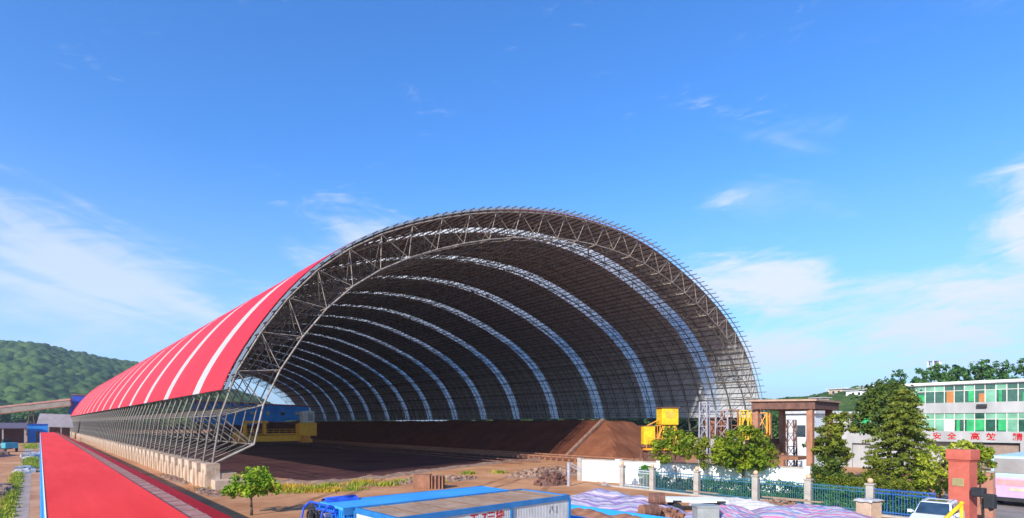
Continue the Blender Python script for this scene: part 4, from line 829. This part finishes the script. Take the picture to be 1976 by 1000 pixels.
b = MB(); V, F = wavy_sheet(12, 12, lambda u, v: ((u - .5) * 1.05, (v - .5) * 1.05, 1.24 + 0.05 * math.sin(u * 9 + v * 4) * math.sin(v * 7) - 0.10 * (abs(u - .5) > .46))); b.add(V, F); o = b.build('cover', M_sack, sp, smooth=True); s_ = o.modifiers.new('s', 'SOLIDIFY'); s_.thickness = 0.05

# ------------------------------------------------------------------ canopy, frames, yellow cabins
cn = thing('concrete_canopy', 'brown flat-roofed canopy on thick red-brown pillars', 'canopy', (47, 19, 0))
quad = [(-4.6, 1.2), (-2.3, -2.6), (3.9, -2.2), (5.5, 2.6)]
b = MB(); b.add([(x_, y_, z_) for z_ in (6.35, 6.95) for x_, y_ in quad], [(3, 2, 1, 0), (4, 5, 6, 7), (0, 1, 5, 4), (1, 2, 6, 5), (2, 3, 7, 6), (3, 0, 4, 7)]); b.build('roof_slab', M_rustd, cn)
b = MB(); b.add([(x_ * 1.06, y_ * 1.06, z_) for z_ in (6.953, 7.1) for x_, y_ in quad], [(3, 2, 1, 0), (4, 5, 6, 7), (0, 1, 5, 4), (1, 2, 6, 5), (2, 3, 7, 6), (3, 0, 4, 7)]); b.build('roof_edge', mat('pale_slab_edge', (0.42, 0.26, 0.18), 0.85), cn)
M_pil = mat('red_brown_pillar', (0.30, 0.125, 0.07), 0.8, scale=1.5, col2=(0.42, 0.20, 0.12), bump=0.2)
for x_, y_ in ((-3.9, 1.15), (-2.1, -2.2), (3.3, 2.2), (3.1, -1.7)):
    b = MB(); b.box(x_ - 0.22, x_ + 0.22, y_ - 0.22, y_ + 0.22, 0, 6.35); b.build('pillar', M_pil, cn, bevel=0.02)
b = MB(); b.box(-3.6, 2.8, 2.1, 2.3, 2.6, 3.4); b.box(-3.9, -2.1, -2.0, 1.0, 2.5, 2.75); b.build('beam', M_rust, cn)
b = MB(); b.box(-3.0, 3.0, 2.35, 2.5, 2.2, 3.9); b.build('screen_wall', M_rustd, cn)
def lattice_tower(label, x, y, h, wd, m, rz=0.2, name='steel_tower', n=4, z0=0):
    t = thing(name, label, 'steel frame', (x, y, z0), rz)
    for sx in (-wd, wd):
        for sy in (-wd, wd): b = MB(); b.tube((sx, sy, 0), (sx * 0.8, sy * 0.8, h), 0.085, n=6); b.build('post', m, t)
    b = MB()
    for k_ in range(n):
        z1 = h * k_ / n; z2 = h * (k_ + 1) / n; s1 = wd * (1 - .2 * k_ / n); s2 = wd * (1 - .2 * (k_ + 1) / n)
        for (ax, ay), (bx, by) in (((-1, -1), (1, -1)), ((1, -1), (1, 1)), ((1, 1), (-1, 1)), ((-1, 1), (-1, -1))):
            b.tube((ax * s1, ay * s1, z1), (bx * s2, by * s2, z2), 0.045, n=4); b.tube((ax * s2, ay * s2, z2), (bx * s2, by * s2, z2), 0.045, n=4)
    b.build('bracing', m, t); return t
M_greysteel = mat('grey_painted_steel', (0.30, 0.29, 0.33), 0.5, vary=0.2)
lattice_tower('grey lattice mast nearest the yellow cabin', 52.2, 29.8, 7.4, 0.45, M_greysteel, n=6)
lattice_tower('short grey frame beside the lattice mast', 54.6, 29.2, 6.6, 0.7, M_greysteel, 0.5, n=4)
lattice_tower('rust-red frame tower behind the olive tree', 57.0, 29.4, 6.7, 1.0, M_rust, 0.3, n=4)
lattice_tower('yellow-posted frame between the rusty towers', 56.6, 27.6, 6.6, 0.5, M_yellow, 0.1, n=3)
lattice_tower('dark rusty tower close to the canopy', 59.3, 27.2, 6.3, 1.2, M_rustd, 0.4, n=4)
lattice_tower('orange frame half behind the first canopy pillar', 50.2, 22.9, 6.2, 0.6, M_orange, 0.2, n=3)
lattice_tower('dark narrow frame seen under the canopy', 60.5, 24.6, 5.6, 0.5, M_rustd, 0.1, n=4)
hm = thing('hopper_frame', 'rust-red hopper body on beams behind the lattice mast', 'hopper', (57.5, 31.2, 0), 0.4)
b = MB(); b.prism([(-1.6, 5.6), (1.6, 5.6), (1.0, 3.6), (-1.0, 3.6)], -1.2, 1.2); b.build('hopper', M_rust, hm, bevel=0.04)
for sx in (-1.4, 1.4):
    for sy in (-1, 1): b = MB(); b.tube((sx, sy, 0), (sx, sy, 5.7), 0.1); b.build('leg', M_rustd, hm)
b = MB(); b.box(-1.9, 1.9, -1.4, 1.4, 5.75, 5.9); b.build('deck', M_rustd, hm)
yc = thing('yellow_crane_cabin', 'bright yellow control cabin raised on yellow legs beside the ore bank', 'control cabin', (48.7, 31.9, 0), R(-35))
b = MB(); b.box(-0.85, 0.85, -0.8, 0.8, 5.1, 6.78); b.build('body', M_yellow, yc, bevel=0.03)
b = MB(); b.box(-0.98, 0.98, -0.93, 0.93, 6.78, 6.88); b.build('roof', M_rustd, yc, bevel=0.02)
b = MB(); b.box(0.852, 0.87, -0.2, 0.4, 5.9, 6.5); b.build('window', M_glass, yc); b = MB(); b.box(-0.5, 0.4, -0.82, -0.802, 5.8, 6.5); b.build('window', mat('yellow_pane', (0.62, 0.42, 0.06), 0.2), yc)
for sx in (-0.7, 0.0, 0.7):
    b = MB(); b.tube((sx * 0.7, -0.5, 5.1), (sx * 1.5, -0.6, 2.0), 0.07); b.tube((sx * 0.7, 0.5, 5.1), (sx * 1.5, 0.6, 2.0), 0.07); b.build('leg', M_yellow, yc)
b = MB()
for sx in (-1, 1): b.tube((sx * 0.5, -0.5, 5.0), (-sx * 0.8, -0.6, 2.6), 0.05)
b.box(-2.6, 1.8, -0.9, 0.9, 2.55, 2.75)
for q in range(8): b.tube((-2.5 + q * 0.6, -0.88, 2.75), (-2.5 + q * 0.6, -0.88, 3.75), 0.03)
b.tube((-2.5, -0.88, 3.75), (1.7, -0.88, 3.75), 0.035); b.tube((-2.5, -0.88, 3.25), (1.7, -0.88, 3.25), 0.03); b.tube((-1.6, -0.6, 2.7), (-0.6, -0.5, 5.1), 0.06); b.tube((1.5, -0.6, 2.7), (0.6, -0.5, 5.1), 0.06); b.tube((-0.85, 0.1, 5.6), (-2.3, 0.1, 4.9), 0.06)
b.build('platform', M_orange, yc)
b = MB(); b.box(-2.3, 1.6, -0.7, 0.7, 0, 2.54); b.build('base', M_rustd, yc)
yb = thing('yellow_switch_box', 'smaller yellow equipment box lower down next to the control cabin', 'equipment box', (47.1, 33.1, 0), R(-38))
b = MB(); b.box(-0.58, 0.58, -0.5, 0.5, 3.1, 4.95); b.build('body', M_yellow, yb, bevel=0.03); b = MB(); b.box(-0.62, 0.62, -0.54, 0.54, 4.95, 5.02); b.build('lid', M_rustd, yb)
b = MB(); b.box(-0.9, 0.9, -0.6, 0.6, 2.9, 3.08); b.build('shelf', M_rustd, yb)
for sx in (-0.8, 0.8): b = MB(); b.box(sx - 0.08, sx + 0.08, -0.08, 0.08, 0, 2.9); b.build('post', M_rustd, yb)
b = MB()
for q in range(5): b.tube((0.62 + q * 0.28, -0.2, 2.9), (0.62 + q * 0.28, -0.2, 5.0), 0.035)
b.tube((0.62, -0.2, 5.0), (1.75, -0.2, 5.0), 0.035); b.tube((0.62, -0.2, 4.0), (1.75, -0.2, 4.0), 0.035); b.build('railing', M_orange, yb)

# ------------------------------------------------------------------ office building
of = thing('office_building', 'three-storey white office with bands of green windows and red slogan', 'office building', (73.3, 4.0, 0))
# local: facade at x=0 faces -X, runs along Y from -10 to 13.6
Y0, Y1 = -10.0, 13.3
b = MB(); b.box(0.9, 9, Y0, Y1, 0, 9.3); b.build('wall', M_office, of)
for zb, zt in ((3.3, 4.42), (6.3, 7.42)):
    b = MB(); b.box(-0.12, 0.1, Y0, Y1, zb, zt); b.box(0.1, 0.9, Y0, Y1, zb, zb + 0.2); b.build('balcony_parapet', M_office, of)
b = MB(); b.box(-0.35, 9.2, Y0, Y1 + 0.2, 9.38, 9.62); b.build('roof_slab', M_white, of)
b = MB(); b.box(-0.3, 0.9, Y0, Y1 + .1, 9.3, 9.377); b.build('soffit', M_office, of)
GR = [mat('green_curtain', (0.03, 0.34, 0.11), 0.35, vary=0.3, scale=1.2), mat('pale_green_glass', (0.16, 0.36, 0.24), 0.12, vary=0.25, scale=0.8, spec=0.8), mat('dark_green_glass', (0.025, 0.09, 0.06), 0.08, vary=0.3, spec=0.9), mat('white_curtain', (0.62, 0.66, 0.62), 0.5), mat('orange_curtain', (0.42, 0.16, 0.04), 0.6)]
M_mull = mat('mullion_cream', (0.62, 0.58, 0.50), 0.6)
rr = random.Random(3)
for fl, (zb, zt) in enumerate(((7.42, 9.3), (4.42, 6.3))):
    nwin = 28; wy = (Y1 - Y0) / nwin
    for k_ in range(nwin):
        a = Y0 + k_ * wy; t_ = rr.random(); cl_ = 2 if t_ < 0.44 else 0 if t_ < 0.70 else 1 if t_ < 0.94 else 3 if t_ < 0.97 else 4
        fr = MB(); fr.box(-0.03, 0.05, a, a + 0.07, zb, zt); fr.box(-0.02, 0.04, a + 0.07, a + wy, zb + 1.22, zb + 1.28); f_ = fr.build('window', M_mull, of)
        p = MB(); p.box(0.0, 0.02, a + 0.07, a + wy, zb, zb + 1.22); p.build('pane', GR[2 if cl_ in (0, 4) else cl_], f_)
        if cl_ in (0, 4):
            w0 = rr.choice((0.0, 0.0, 0.25, 0.45)); w1 = rr.choice((1.0, 0.8, 0.6)); cu_ = MB(); cu_.box(-0.006, -0.001, a + 0.07 + w0 * (wy - .07), a + 0.07 + max(w1, w0 + .3) * (wy - .07), zb + rr.choice((0, 0, 0.1)), zb + rr.choice((1.2, 1.2, 0.9))); cu_.build('curtain', GR[cl_], f_)
        p = MB(); p.box(0.0, 0.02, a + 0.07, a + wy, zb + 1.28, zt); p.build('pane', GR[1 if rr.random() < .75 else 2], f_)
for ch, yy in (('安', 14.6), ('全', 13.35), ('高', 11.45), ('效', 10.2), ('精', 8.2), ('细', 6.9), ('务', 4.6)):
    t_ = text_obj(ch, 0.78, 0.02, M_redpaint, of, 'slogan_character'); t_.location = (-0.15, yy - 4.0, 3.86); t_.rotation_euler = (R(90), 0, R(-90))
for k_ in range(6):
    yy = Y0 + 1.5 + k_ * 4.1; b = MB(); b.box(-0.1, 0.35, yy - 0.22, yy + 0.22, 0, 3.3); b.build('column', M_office, of)
for k_, yy in enumerate((-7, -3, 1.2, 5.6, 9.6)):
    b = MB(); b.box(0.86, 0.895, yy - 0.7, yy + 0.7, 1.0, 2.5); f_ = b.build('window', M_mull, of); b = MB(); b.box(0.84, 0.858, yy - 0.6, yy - 0.03, 1.1, 2.4); b.box(0.84, 0.858, yy + 0.03, yy + 0.6, 1.1, 2.4); b.build('pane', M_glass, f_)
b = MB(); b.prism([(2.6, 0.6), (8.2, 0.6), (7.4, 3.1), (3.6, 3.1)], 0.4, 0.85, axis='X'); b.build('stair_wall', mat('brown_stair_wall', (0.26, 0.19, 0.15), 0.8), of)
b = MB(); b.box(-0.42, -0.13, 6.5, 7.3, 6.85, 7.2); b.build('wall_lamp', M_black, of)
wg = thing('office_wing', 'lower two-storey office wing with green windows behind the trees', 'office wing', (73.3, 17.6, 0))
b = MB(); b.box(0.4, 8, 0, 11.2, 0, 6.3); b.build('wall', M_office, wg); b = MB(); b.box(-0.5, 8.2, 0, 11.6, 6.3, 6.6); b.build('roof_slab', mat('grey_slab_roof', (0.5, 0.5, 0.52), 0.8), wg)
b = MB(); b.box(0.0, 0.4, 0, 5.6, 2.9, 4.1); b.build('balcony_parapet', M_office, wg)
for k_ in range(5):
    a = 0.3 + k_ * 1.0; fr = MB(); fr.box(0.3, 0.42, a, a + 0.12, 4.1, 6.28); f_ = fr.build('window', M_mull, wg); p = MB(); p.box(0.34, 0.36, a + 0.12, a + 1.0, 4.1, 6.28); p.build('pane', GR[0 if k_ % 2 else 2], f_)
for k_, yy in enumerate((7.2, 9.4)):
    b = MB(); b.box(0.35, 0.395, yy - 0.5, yy + 0.5, 3.8, 5.2); b.build('window', M_glass, wg)
for k_ in range(3): b = MB(); b.box(0.0, 0.35, 0.6 + 2.3 * k_, 0.95 + 2.3 * k_, 0, 2.9); b.build('column', M_office, wg)
lo = thing('low_outbuilding', 'small pale building with flat roof seen past the end canopy pillar', 'outbuilding', (70, 27.4, 0), R(-6))
b = MB(); b.box(0, 6, -1.7, 1.7, 0, 6.4); b.build('wall', mat('pale_blue_plaster', (0.55, 0.60, 0.64), 0.8), lo); b = MB(); b.box(-0.4, 6.4, -2.1, 2.1, 6.4, 6.75); b.build('roof', mat('grey_slab_roof', (0.5, 0.5, 0.52), 0.8), lo)
for yy in (-0.2,): b = MB(); b.box(-0.04, -0.004, yy - 0.5, yy + 0.5, 3.6, 5.0); b.build('window', M_glass, lo)
# houses on the wooded slope
hs_ = [(285, 92, 12, 2.4, 'longest white house highest on the wooded slope'), (291, 80, 9, 2.4, 'upper white house nearer the cedar on the slope'), (262, 86, 6, 3.0, 'pale house halfway down the wooded slope'), (256, 77, 7, 2.8, 'grey-walled house below the white houses on the slope'), (268, 77, 5, 2.4, 'small cream house in the middle of the slope'), (246, 88, 5, 2.6, 'lowest small house on the slope edge')]
for i, (x_, y_, l_, h_, lb_) in enumerate(hs_):
    z_ = float(fh2(np.array(float(x_)), np.array(float(y_)))) + 1.6
    t = thing('house', lb_, 'house', (x_, y_, z_), R(-18), group='houses on the slope'); b = MB(); b.box(-3, 3, -l_ / 2, l_ / 2, -3.5, h_); b.build('wall', [M_white, M_office, M_conc][i % 3], t)
    b = MB(); b.box(-3.5, 3.5, -l_ / 2 - .5, l_ / 2 + .5, h_, h_ + 0.35); b.build('roof', M_white if i < 2 else M_sack, t)
    for q in range(int(l_ / 2.5)):
        b = MB(); yy = -l_ / 2 + 1.4 + q * 2.5; b.box(-3.06, -3.004, yy - 0.5, yy + 0.5, h_ - 1.9, h_ - 0.7); b.build('window', M_glass, t)
# telecom mast behind the office
tm_ = thing('telecom_mast', 'slim lattice telecom mast above the trees behind the office', 'mast', (185.5, 37.6, 0))
b = MB(); 
for a in (0, 2.09, 4.19): b.tube((1.3 * math.cos(a), 1.3 * math.sin(a), 0), (0.5 * math.cos(a), 0.5 * math.sin(a), 22), 0.12, 0.08)
for k_ in range(16):
    z = 1.3 * k_ + 1; s_ = 1.3 - 0.8 * z / 22
    for q in range(3):
        a = 2.09 * q; c_ = 2.09 * (q + 1); b.tube((s_ * math.cos(a), s_ * math.sin(a), z), (s_ * math.cos(c_), s_ * math.sin(c_), z + 1.2), 0.06, n=4)
b.build('mast', M_greysteel, tm_); b = MB(); b.tube((0, 0, 20.3), (0, 0, 20.5), 1.5, n=12); b.tube((0, 0, 22.0), (0, 0, 22.15), 1.5, n=12); b.build('platform', M_greysteel, tm_)
b = MB()
for q in range(6): a = q * 1.05; b.box(1.5 * math.cos(a) - .12, 1.5 * math.cos(a) + .12, 1.5 * math.sin(a) - .12, 1.5 * math.sin(a) + .12, 20.5, 22.0)
b.build('antenna', M_white, tm_)

# ------------------------------------------------------------------ gate area: brick pillar, car, bus, barrier
bp = thing('brick_gate_pillar', 'tall red brick gate pillar with moulded cap and brass plate', 'gate pillar', (36.9, 6.28, 0), R(-12)); bp.scale = (1, 1, 0.97)
b = MB(); b.box(-0.46, 0.46, -0.46, 0.46, 0, 3.38); b.build('shaft', M_brick, bp, bevel=0.02)
b = MB(); b.box(-0.50, 0.50, -0.50, 0.50, 3.383, 3.46); b.box(-0.55, 0.55, -0.55, 0.55, 3.463, 4.02); b.build('cap', M_brick, bp, bevel=0.03)
b = MB(); b.box(-0.49, -0.462, -0.24, 0.28, 2.05, 2.48); b.build('nameplate', M_brass, bp, bevel=0.01)
lw = thing('brick_side_wall', 'lower red-brown brick wall beside the tall gate pillar', 'wall', (39.0, 5.45, 0), R(-12))
b = MB(); b.box(-0.15, 0.15, -0.15, 0.7, 0, 2.62); b.build('wall', mat('faded_brick', (0.36, 0.15, 0.10), 0.85, scale=1.5, col2=(0.46, 0.22, 0.15), bump=0.4), lw)
b = MB(); b.box(-0.2, 0.2, -0.18, 0.7, 2.62, 2.70); b.build('coping', M_concg, lw)
bl = thing('black_floodlight', 'black floodlight box leaning on its bracket by the brick wall', 'floodlight', (36.2, 5.35, 0), R(-10))
b = MB(); b.tube((0, 0, 0), (0, 0, 1.5), 0.05); b.tube((0, -0.35, 0.9), (0, 0.0, 1.5), 0.09); b.build('pole', M_black, bl)
b = MB(); b.box(-0.25, 0.2, -0.1, 0.45, 1.55, 2.0); b.box(-0.2, 0.2, -0.5, -0.05, 1.0, 1.72); b.build('lamp_housing', M_black, bl, bevel=0.05)
# car: nose towards -X
car = thing('parked_car', 'white car with sunroof and dark windscreen parked before the blue fence', 'car', (33.0, 6.6, 0), R(2))
car.scale = (0.93, 0.93, 0.96)
def loft(profile, ys, scales): pass
b = MB(); body = [(-2.15, 0.35), (-2.2, 0.62), (-2.05, 0.86), (-1.15, 1.02), (1.9, 1.04), (2.15, 0.95), (2.2, 0.5), (2.1, 0.3)]
b.prism(body, -0.86, 0.86); b.build('body', M_carwhite, car, bevel=0.10)
def cabin(b, zt, x0b, x0t, x1t, x1b, wb, wt_, zb=1.0):
    v = [(x0b, -wb, zb), (x1b, -wb, zb), (x1b, wb, zb), (x0b, wb, zb), (x0t, -wt_, zt), (x1t, -wt_, zt), (x1t, wt_, zt), (x0t, wt_, zt)]
    b.add(v, [(3, 2, 1, 0), (4, 5, 6, 7), (0, 1, 5, 4), (1, 2, 6, 5), (2, 3, 7, 6), (3, 0, 4, 7)])
b = MB(); cabin(b, 1.56, -1.12, -0.42, 1.45, 1.95, 0.80, 0.64); b.build('cabin', M_carwhite, car, bevel=0.07, smooth=False)
b = MB(); v = [(-1.135, -0.70, 1.04), (-1.135, 0.70, 1.04), (-0.505, 0.60, 1.515), (-0.505, -0.60, 1.515)]; b.add(v + [(x_ - 0.03, y_, z_ + 0.02) for x_, y_, z_ in v], [(3, 2, 1, 0), (4, 5, 6, 7), (0, 1, 5, 4), (1, 2, 6, 5), (2, 3, 7, 6), (3, 0, 4, 7)]); b.build('windscreen', M_carglass, car)
for sy in (-1, 1):
    for (xa, xb, xc, xd) in ((-0.88, 0.28, 0.28, -0.38), (0.36, 1.62, 1.35, 0.36)):
        b = MB(); v = [(xa, sy * 0.795, 1.06), (xb, sy * 0.795, 1.06), (xc, sy * 0.675, 1.49), (xd, sy * 0.675, 1.49)]; b.add(v + [(x_, y_ + sy * 0.02, z_ + 0.004) for x_, y_, z_ in v], [(3, 2, 1, 0), (4, 5, 6, 7), (0, 1, 5, 4), (1, 2, 6, 5), (2, 3, 7, 6), (3, 0, 4, 7)]); b.build('side_window', M_carglass, car)
    b = MB(); b.box(-0.86, -0.66, sy * 1.0 - 0.1, sy * 1.0 + 0.1, 1.0, 1.14); b.tube((-0.72, sy * 0.82, 1.04), (-0.74, sy * 0.93, 1.07), 0.03); b.build('mirror', M_carwhite, car, bevel=0.03)
    b = MB(); b.tube((-0.25, sy * 0.56, 1.60), (1.3, sy * 0.56, 1.60), 0.02); b.build('roof_rail', M_rim, car)
    b = MB(); b.ball((-2.08, sy * 0.62, 0.74), 0.13, sz=0.7); b.build('headlight', M_rim, car, smooth=True)
    for wx in (-1.35, 1.3):
        b = MB(); b.tube((wx, sy * 0.72, 0.33), (wx, sy * 0.90, 0.33), 0.33, n=22); w_ = b.build('wheel', M_black, car); b = MB(); b.tube((wx, sy * 0.88, 0.33), (wx, sy * 0.915, 0.33), 0.2, n=16); b.build('rim', M_rim, w_)
b = MB(); b.box(-0.15, 0.65, -0.42, 0.42, 1.562, 1.575); b.build('sunroof', M_carglass, car)
b = MB(); b.box(-2.21, -2.15, -0.5, 0.5, 0.45, 0.7); b.build('grille', M_black, car)
bus = thing('parked_bus', 'lilac and pale turquoise bus with wide grey rear window behind the brick wall', 'bus', (46.3, 5.0, 0), R(-4))
M_lilac = mat('lilac_paint', (0.52, 0.36, 0.60), 0.35, vary=0.08); M_turq = mat('pale_turquoise_paint', (0.45, 0.66, 0.68), 0.35, vary=0.08)
b = MB(); b.box(0, 10, -1.5, 1.55, 0.45, 1.9); b.build('lower_body', M_lilac, bus, bevel=0.12); b = MB(); b.box(0.02, 10, -1.49, 1.54, 1.78, 3.2); b.build('upper_body', M_turq, bus, bevel=0.15)
b = MB(); b.box(-0.02, 0.03, -1.35, 1.32, 2.12, 3.05); b.build('rear_window', mat('dusty_window', (0.27, 0.24, 0.23), 0.25, spec=0.7, scale=0.8, col2=(0.36, 0.33, 0.31)), bus, bevel=0.02)
b = MB(); b.box(-0.025, 0.03, -1.42, 1.2, 1.35, 1.72); b.build('stripe', mat('salmon_stripe', (0.66, 0.28, 0.28), 0.5), bus); b = MB(); b.box(-0.025, 0.03, -1.42, 0.6, 1.0, 1.22); b.build('number_panel', mat('ochre_panel', (0.52, 0.44, 0.34), 0.5), bus)
for sy in (-1, 1):
    b = MB(); b.box(-0.05, 0.03, sy * 1.33 - 0.1, sy * 1.33 + 0.1, 0.75, 1.15); b.build('tail_light', M_redpaint, bus)
    for wx in (2.0, 7.6): b = MB(); b.tube((wx, sy * 1.25, 0.48), (wx, sy * 1.53, 0.48), 0.48, n=18); b.build('wheel', M_black, bus)
b = MB(); b.box(-0.05, 0.05, -1.45, 1.5, 0.35, 0.6); b.build('bumper', M_black, bus)
by = thing('yellow_barrier', 'bent yellow tubular barrier rail in front of the brick pillar', 'barrier', (25.3, 4.5, 0))
b = MB(); b.tube((-0.55, 0.42, 1.55), (0.2, -0.12, 2.35), 0.07, n=10); b.tube((0.2, -0.12, 2.35), (0.22, -0.14, 2.42), 0.075, n=10); b.tube((-0.55, 0.42, 1.55), (-1.6, 1.2, 0.9), 0.07, n=10); b.build('rail', M_yellow, by, smooth=True)
b = MB(); b.tube((0.2, -0.12, 2.36), (0.2, -0.12, 0), 0.06, n=10); b.tube((-1.6, 1.2, 0.95), (-1.6, 1.2, 0), 0.06, n=10); b.build('post', M_yellow, by, smooth=True)

# ------------------------------------------------------------------ thin air haze
hb = MB(); hb.box(-2600, 2600, -900, 3100, -1.0, 140); hz_ = bpy.data.materials.new('air'); hz_.use_nodes = True; t_ = hz_.node_tree
t_.nodes.remove(t_.nodes['Principled BSDF']); pv = t_.nodes.new('ShaderNodeVolumePrincipled'); pv.inputs['Color'].default_value = (0.78, 0.88, 1.0, 1); pv.inputs['Density'].default_value = 0.00026; pv.inputs['Anisotropy'].default_value = 0.3
t_.links.new(pv.outputs[0], t_.nodes['Material Output'].inputs['Volume'])
tag(hb.build('haze', hz_), kind='stuff')

# planks, barrier and pipes lying about the yard
lbx = thing('lattice_barrier', 'grey lattice boom leaning down beside the first stone fence pillar', 'barrier', (34.6, 30.2, 0), R(-60))
b = MB(); b.tube((-1.6, 0, 1.75), (1.5, 0, 0.15), 0.035); b.tube((-1.6, 0, 2.0), (1.6, 0, 0.36), 0.035)
for q in range(12): a = q / 12; c_ = (q + 1) / 12; b.tube((-1.6 + 3.1 * a, 0, 1.75 - 1.6 * a), (-1.6 + 3.2 * c_, 0, 2.0 - 1.64 * c_), 0.02, n=4)
b.build('boom', M_greysteel, lbx); b = MB(); b.box(-1.75, -1.55, -0.1, 0.1, 0, 2.0); b.build('post', M_greysteel, lbx)
rngp = random.Random(5)
for i, (x_, y_, a_, lb_) in enumerate([(34.4, 13.6, 80, 'pale plank resting nearest the fifth fence pillar'), (34.9, 14.6, 76, 'pale plank lying a little behind the other plank'), (34.0, 19.6, 70, 'brown timber beam lying by the fourth fence pillar')]):
    pb = MB(); pb.box(-1.5, 1.5, -0.12, 0.12, 0, 0.08); o = pb.build('plank', mat('old_timber', (0.24, 0.16, 0.10), 0.85, scale=2, col2=(0.40, 0.29, 0.20), stretch=(0.2, 2, 2)), bevel=0.01, loc=(x_, y_, 0.62 - 0.02 * i)); o.rotation_euler = (R(4), R(3), R(a_)); tag(o, lb_, 'plank', 'planks by the fence')
rock_heap('rubble_heap', 'low soil heap under the planks before the fence', 'rubble', 34.5, 14.6, 1.2, 2.2, 0.62, M_rubble, 33, n=50, smax=0.2)
for i, (x_, y_, rx_, ry_, lb_) in enumerate([(10.0, 46.5, 0.6, 3.0, 'loose stones along the foot of the shed end block'), (9.9, 60, 0.5, 6.0, 'loose stones along the first concrete piers of the shed'), (14.6, 50.5, 1.6, 1.2, 'brown rubble at the open corner of the shed')]):
    rock_heap('stone_scatter', lb_, 'stones', x_, y_, rx_, ry_, 0.14, M_rubble, 50 + i, n=80, smin=0.05, smax=0.2)
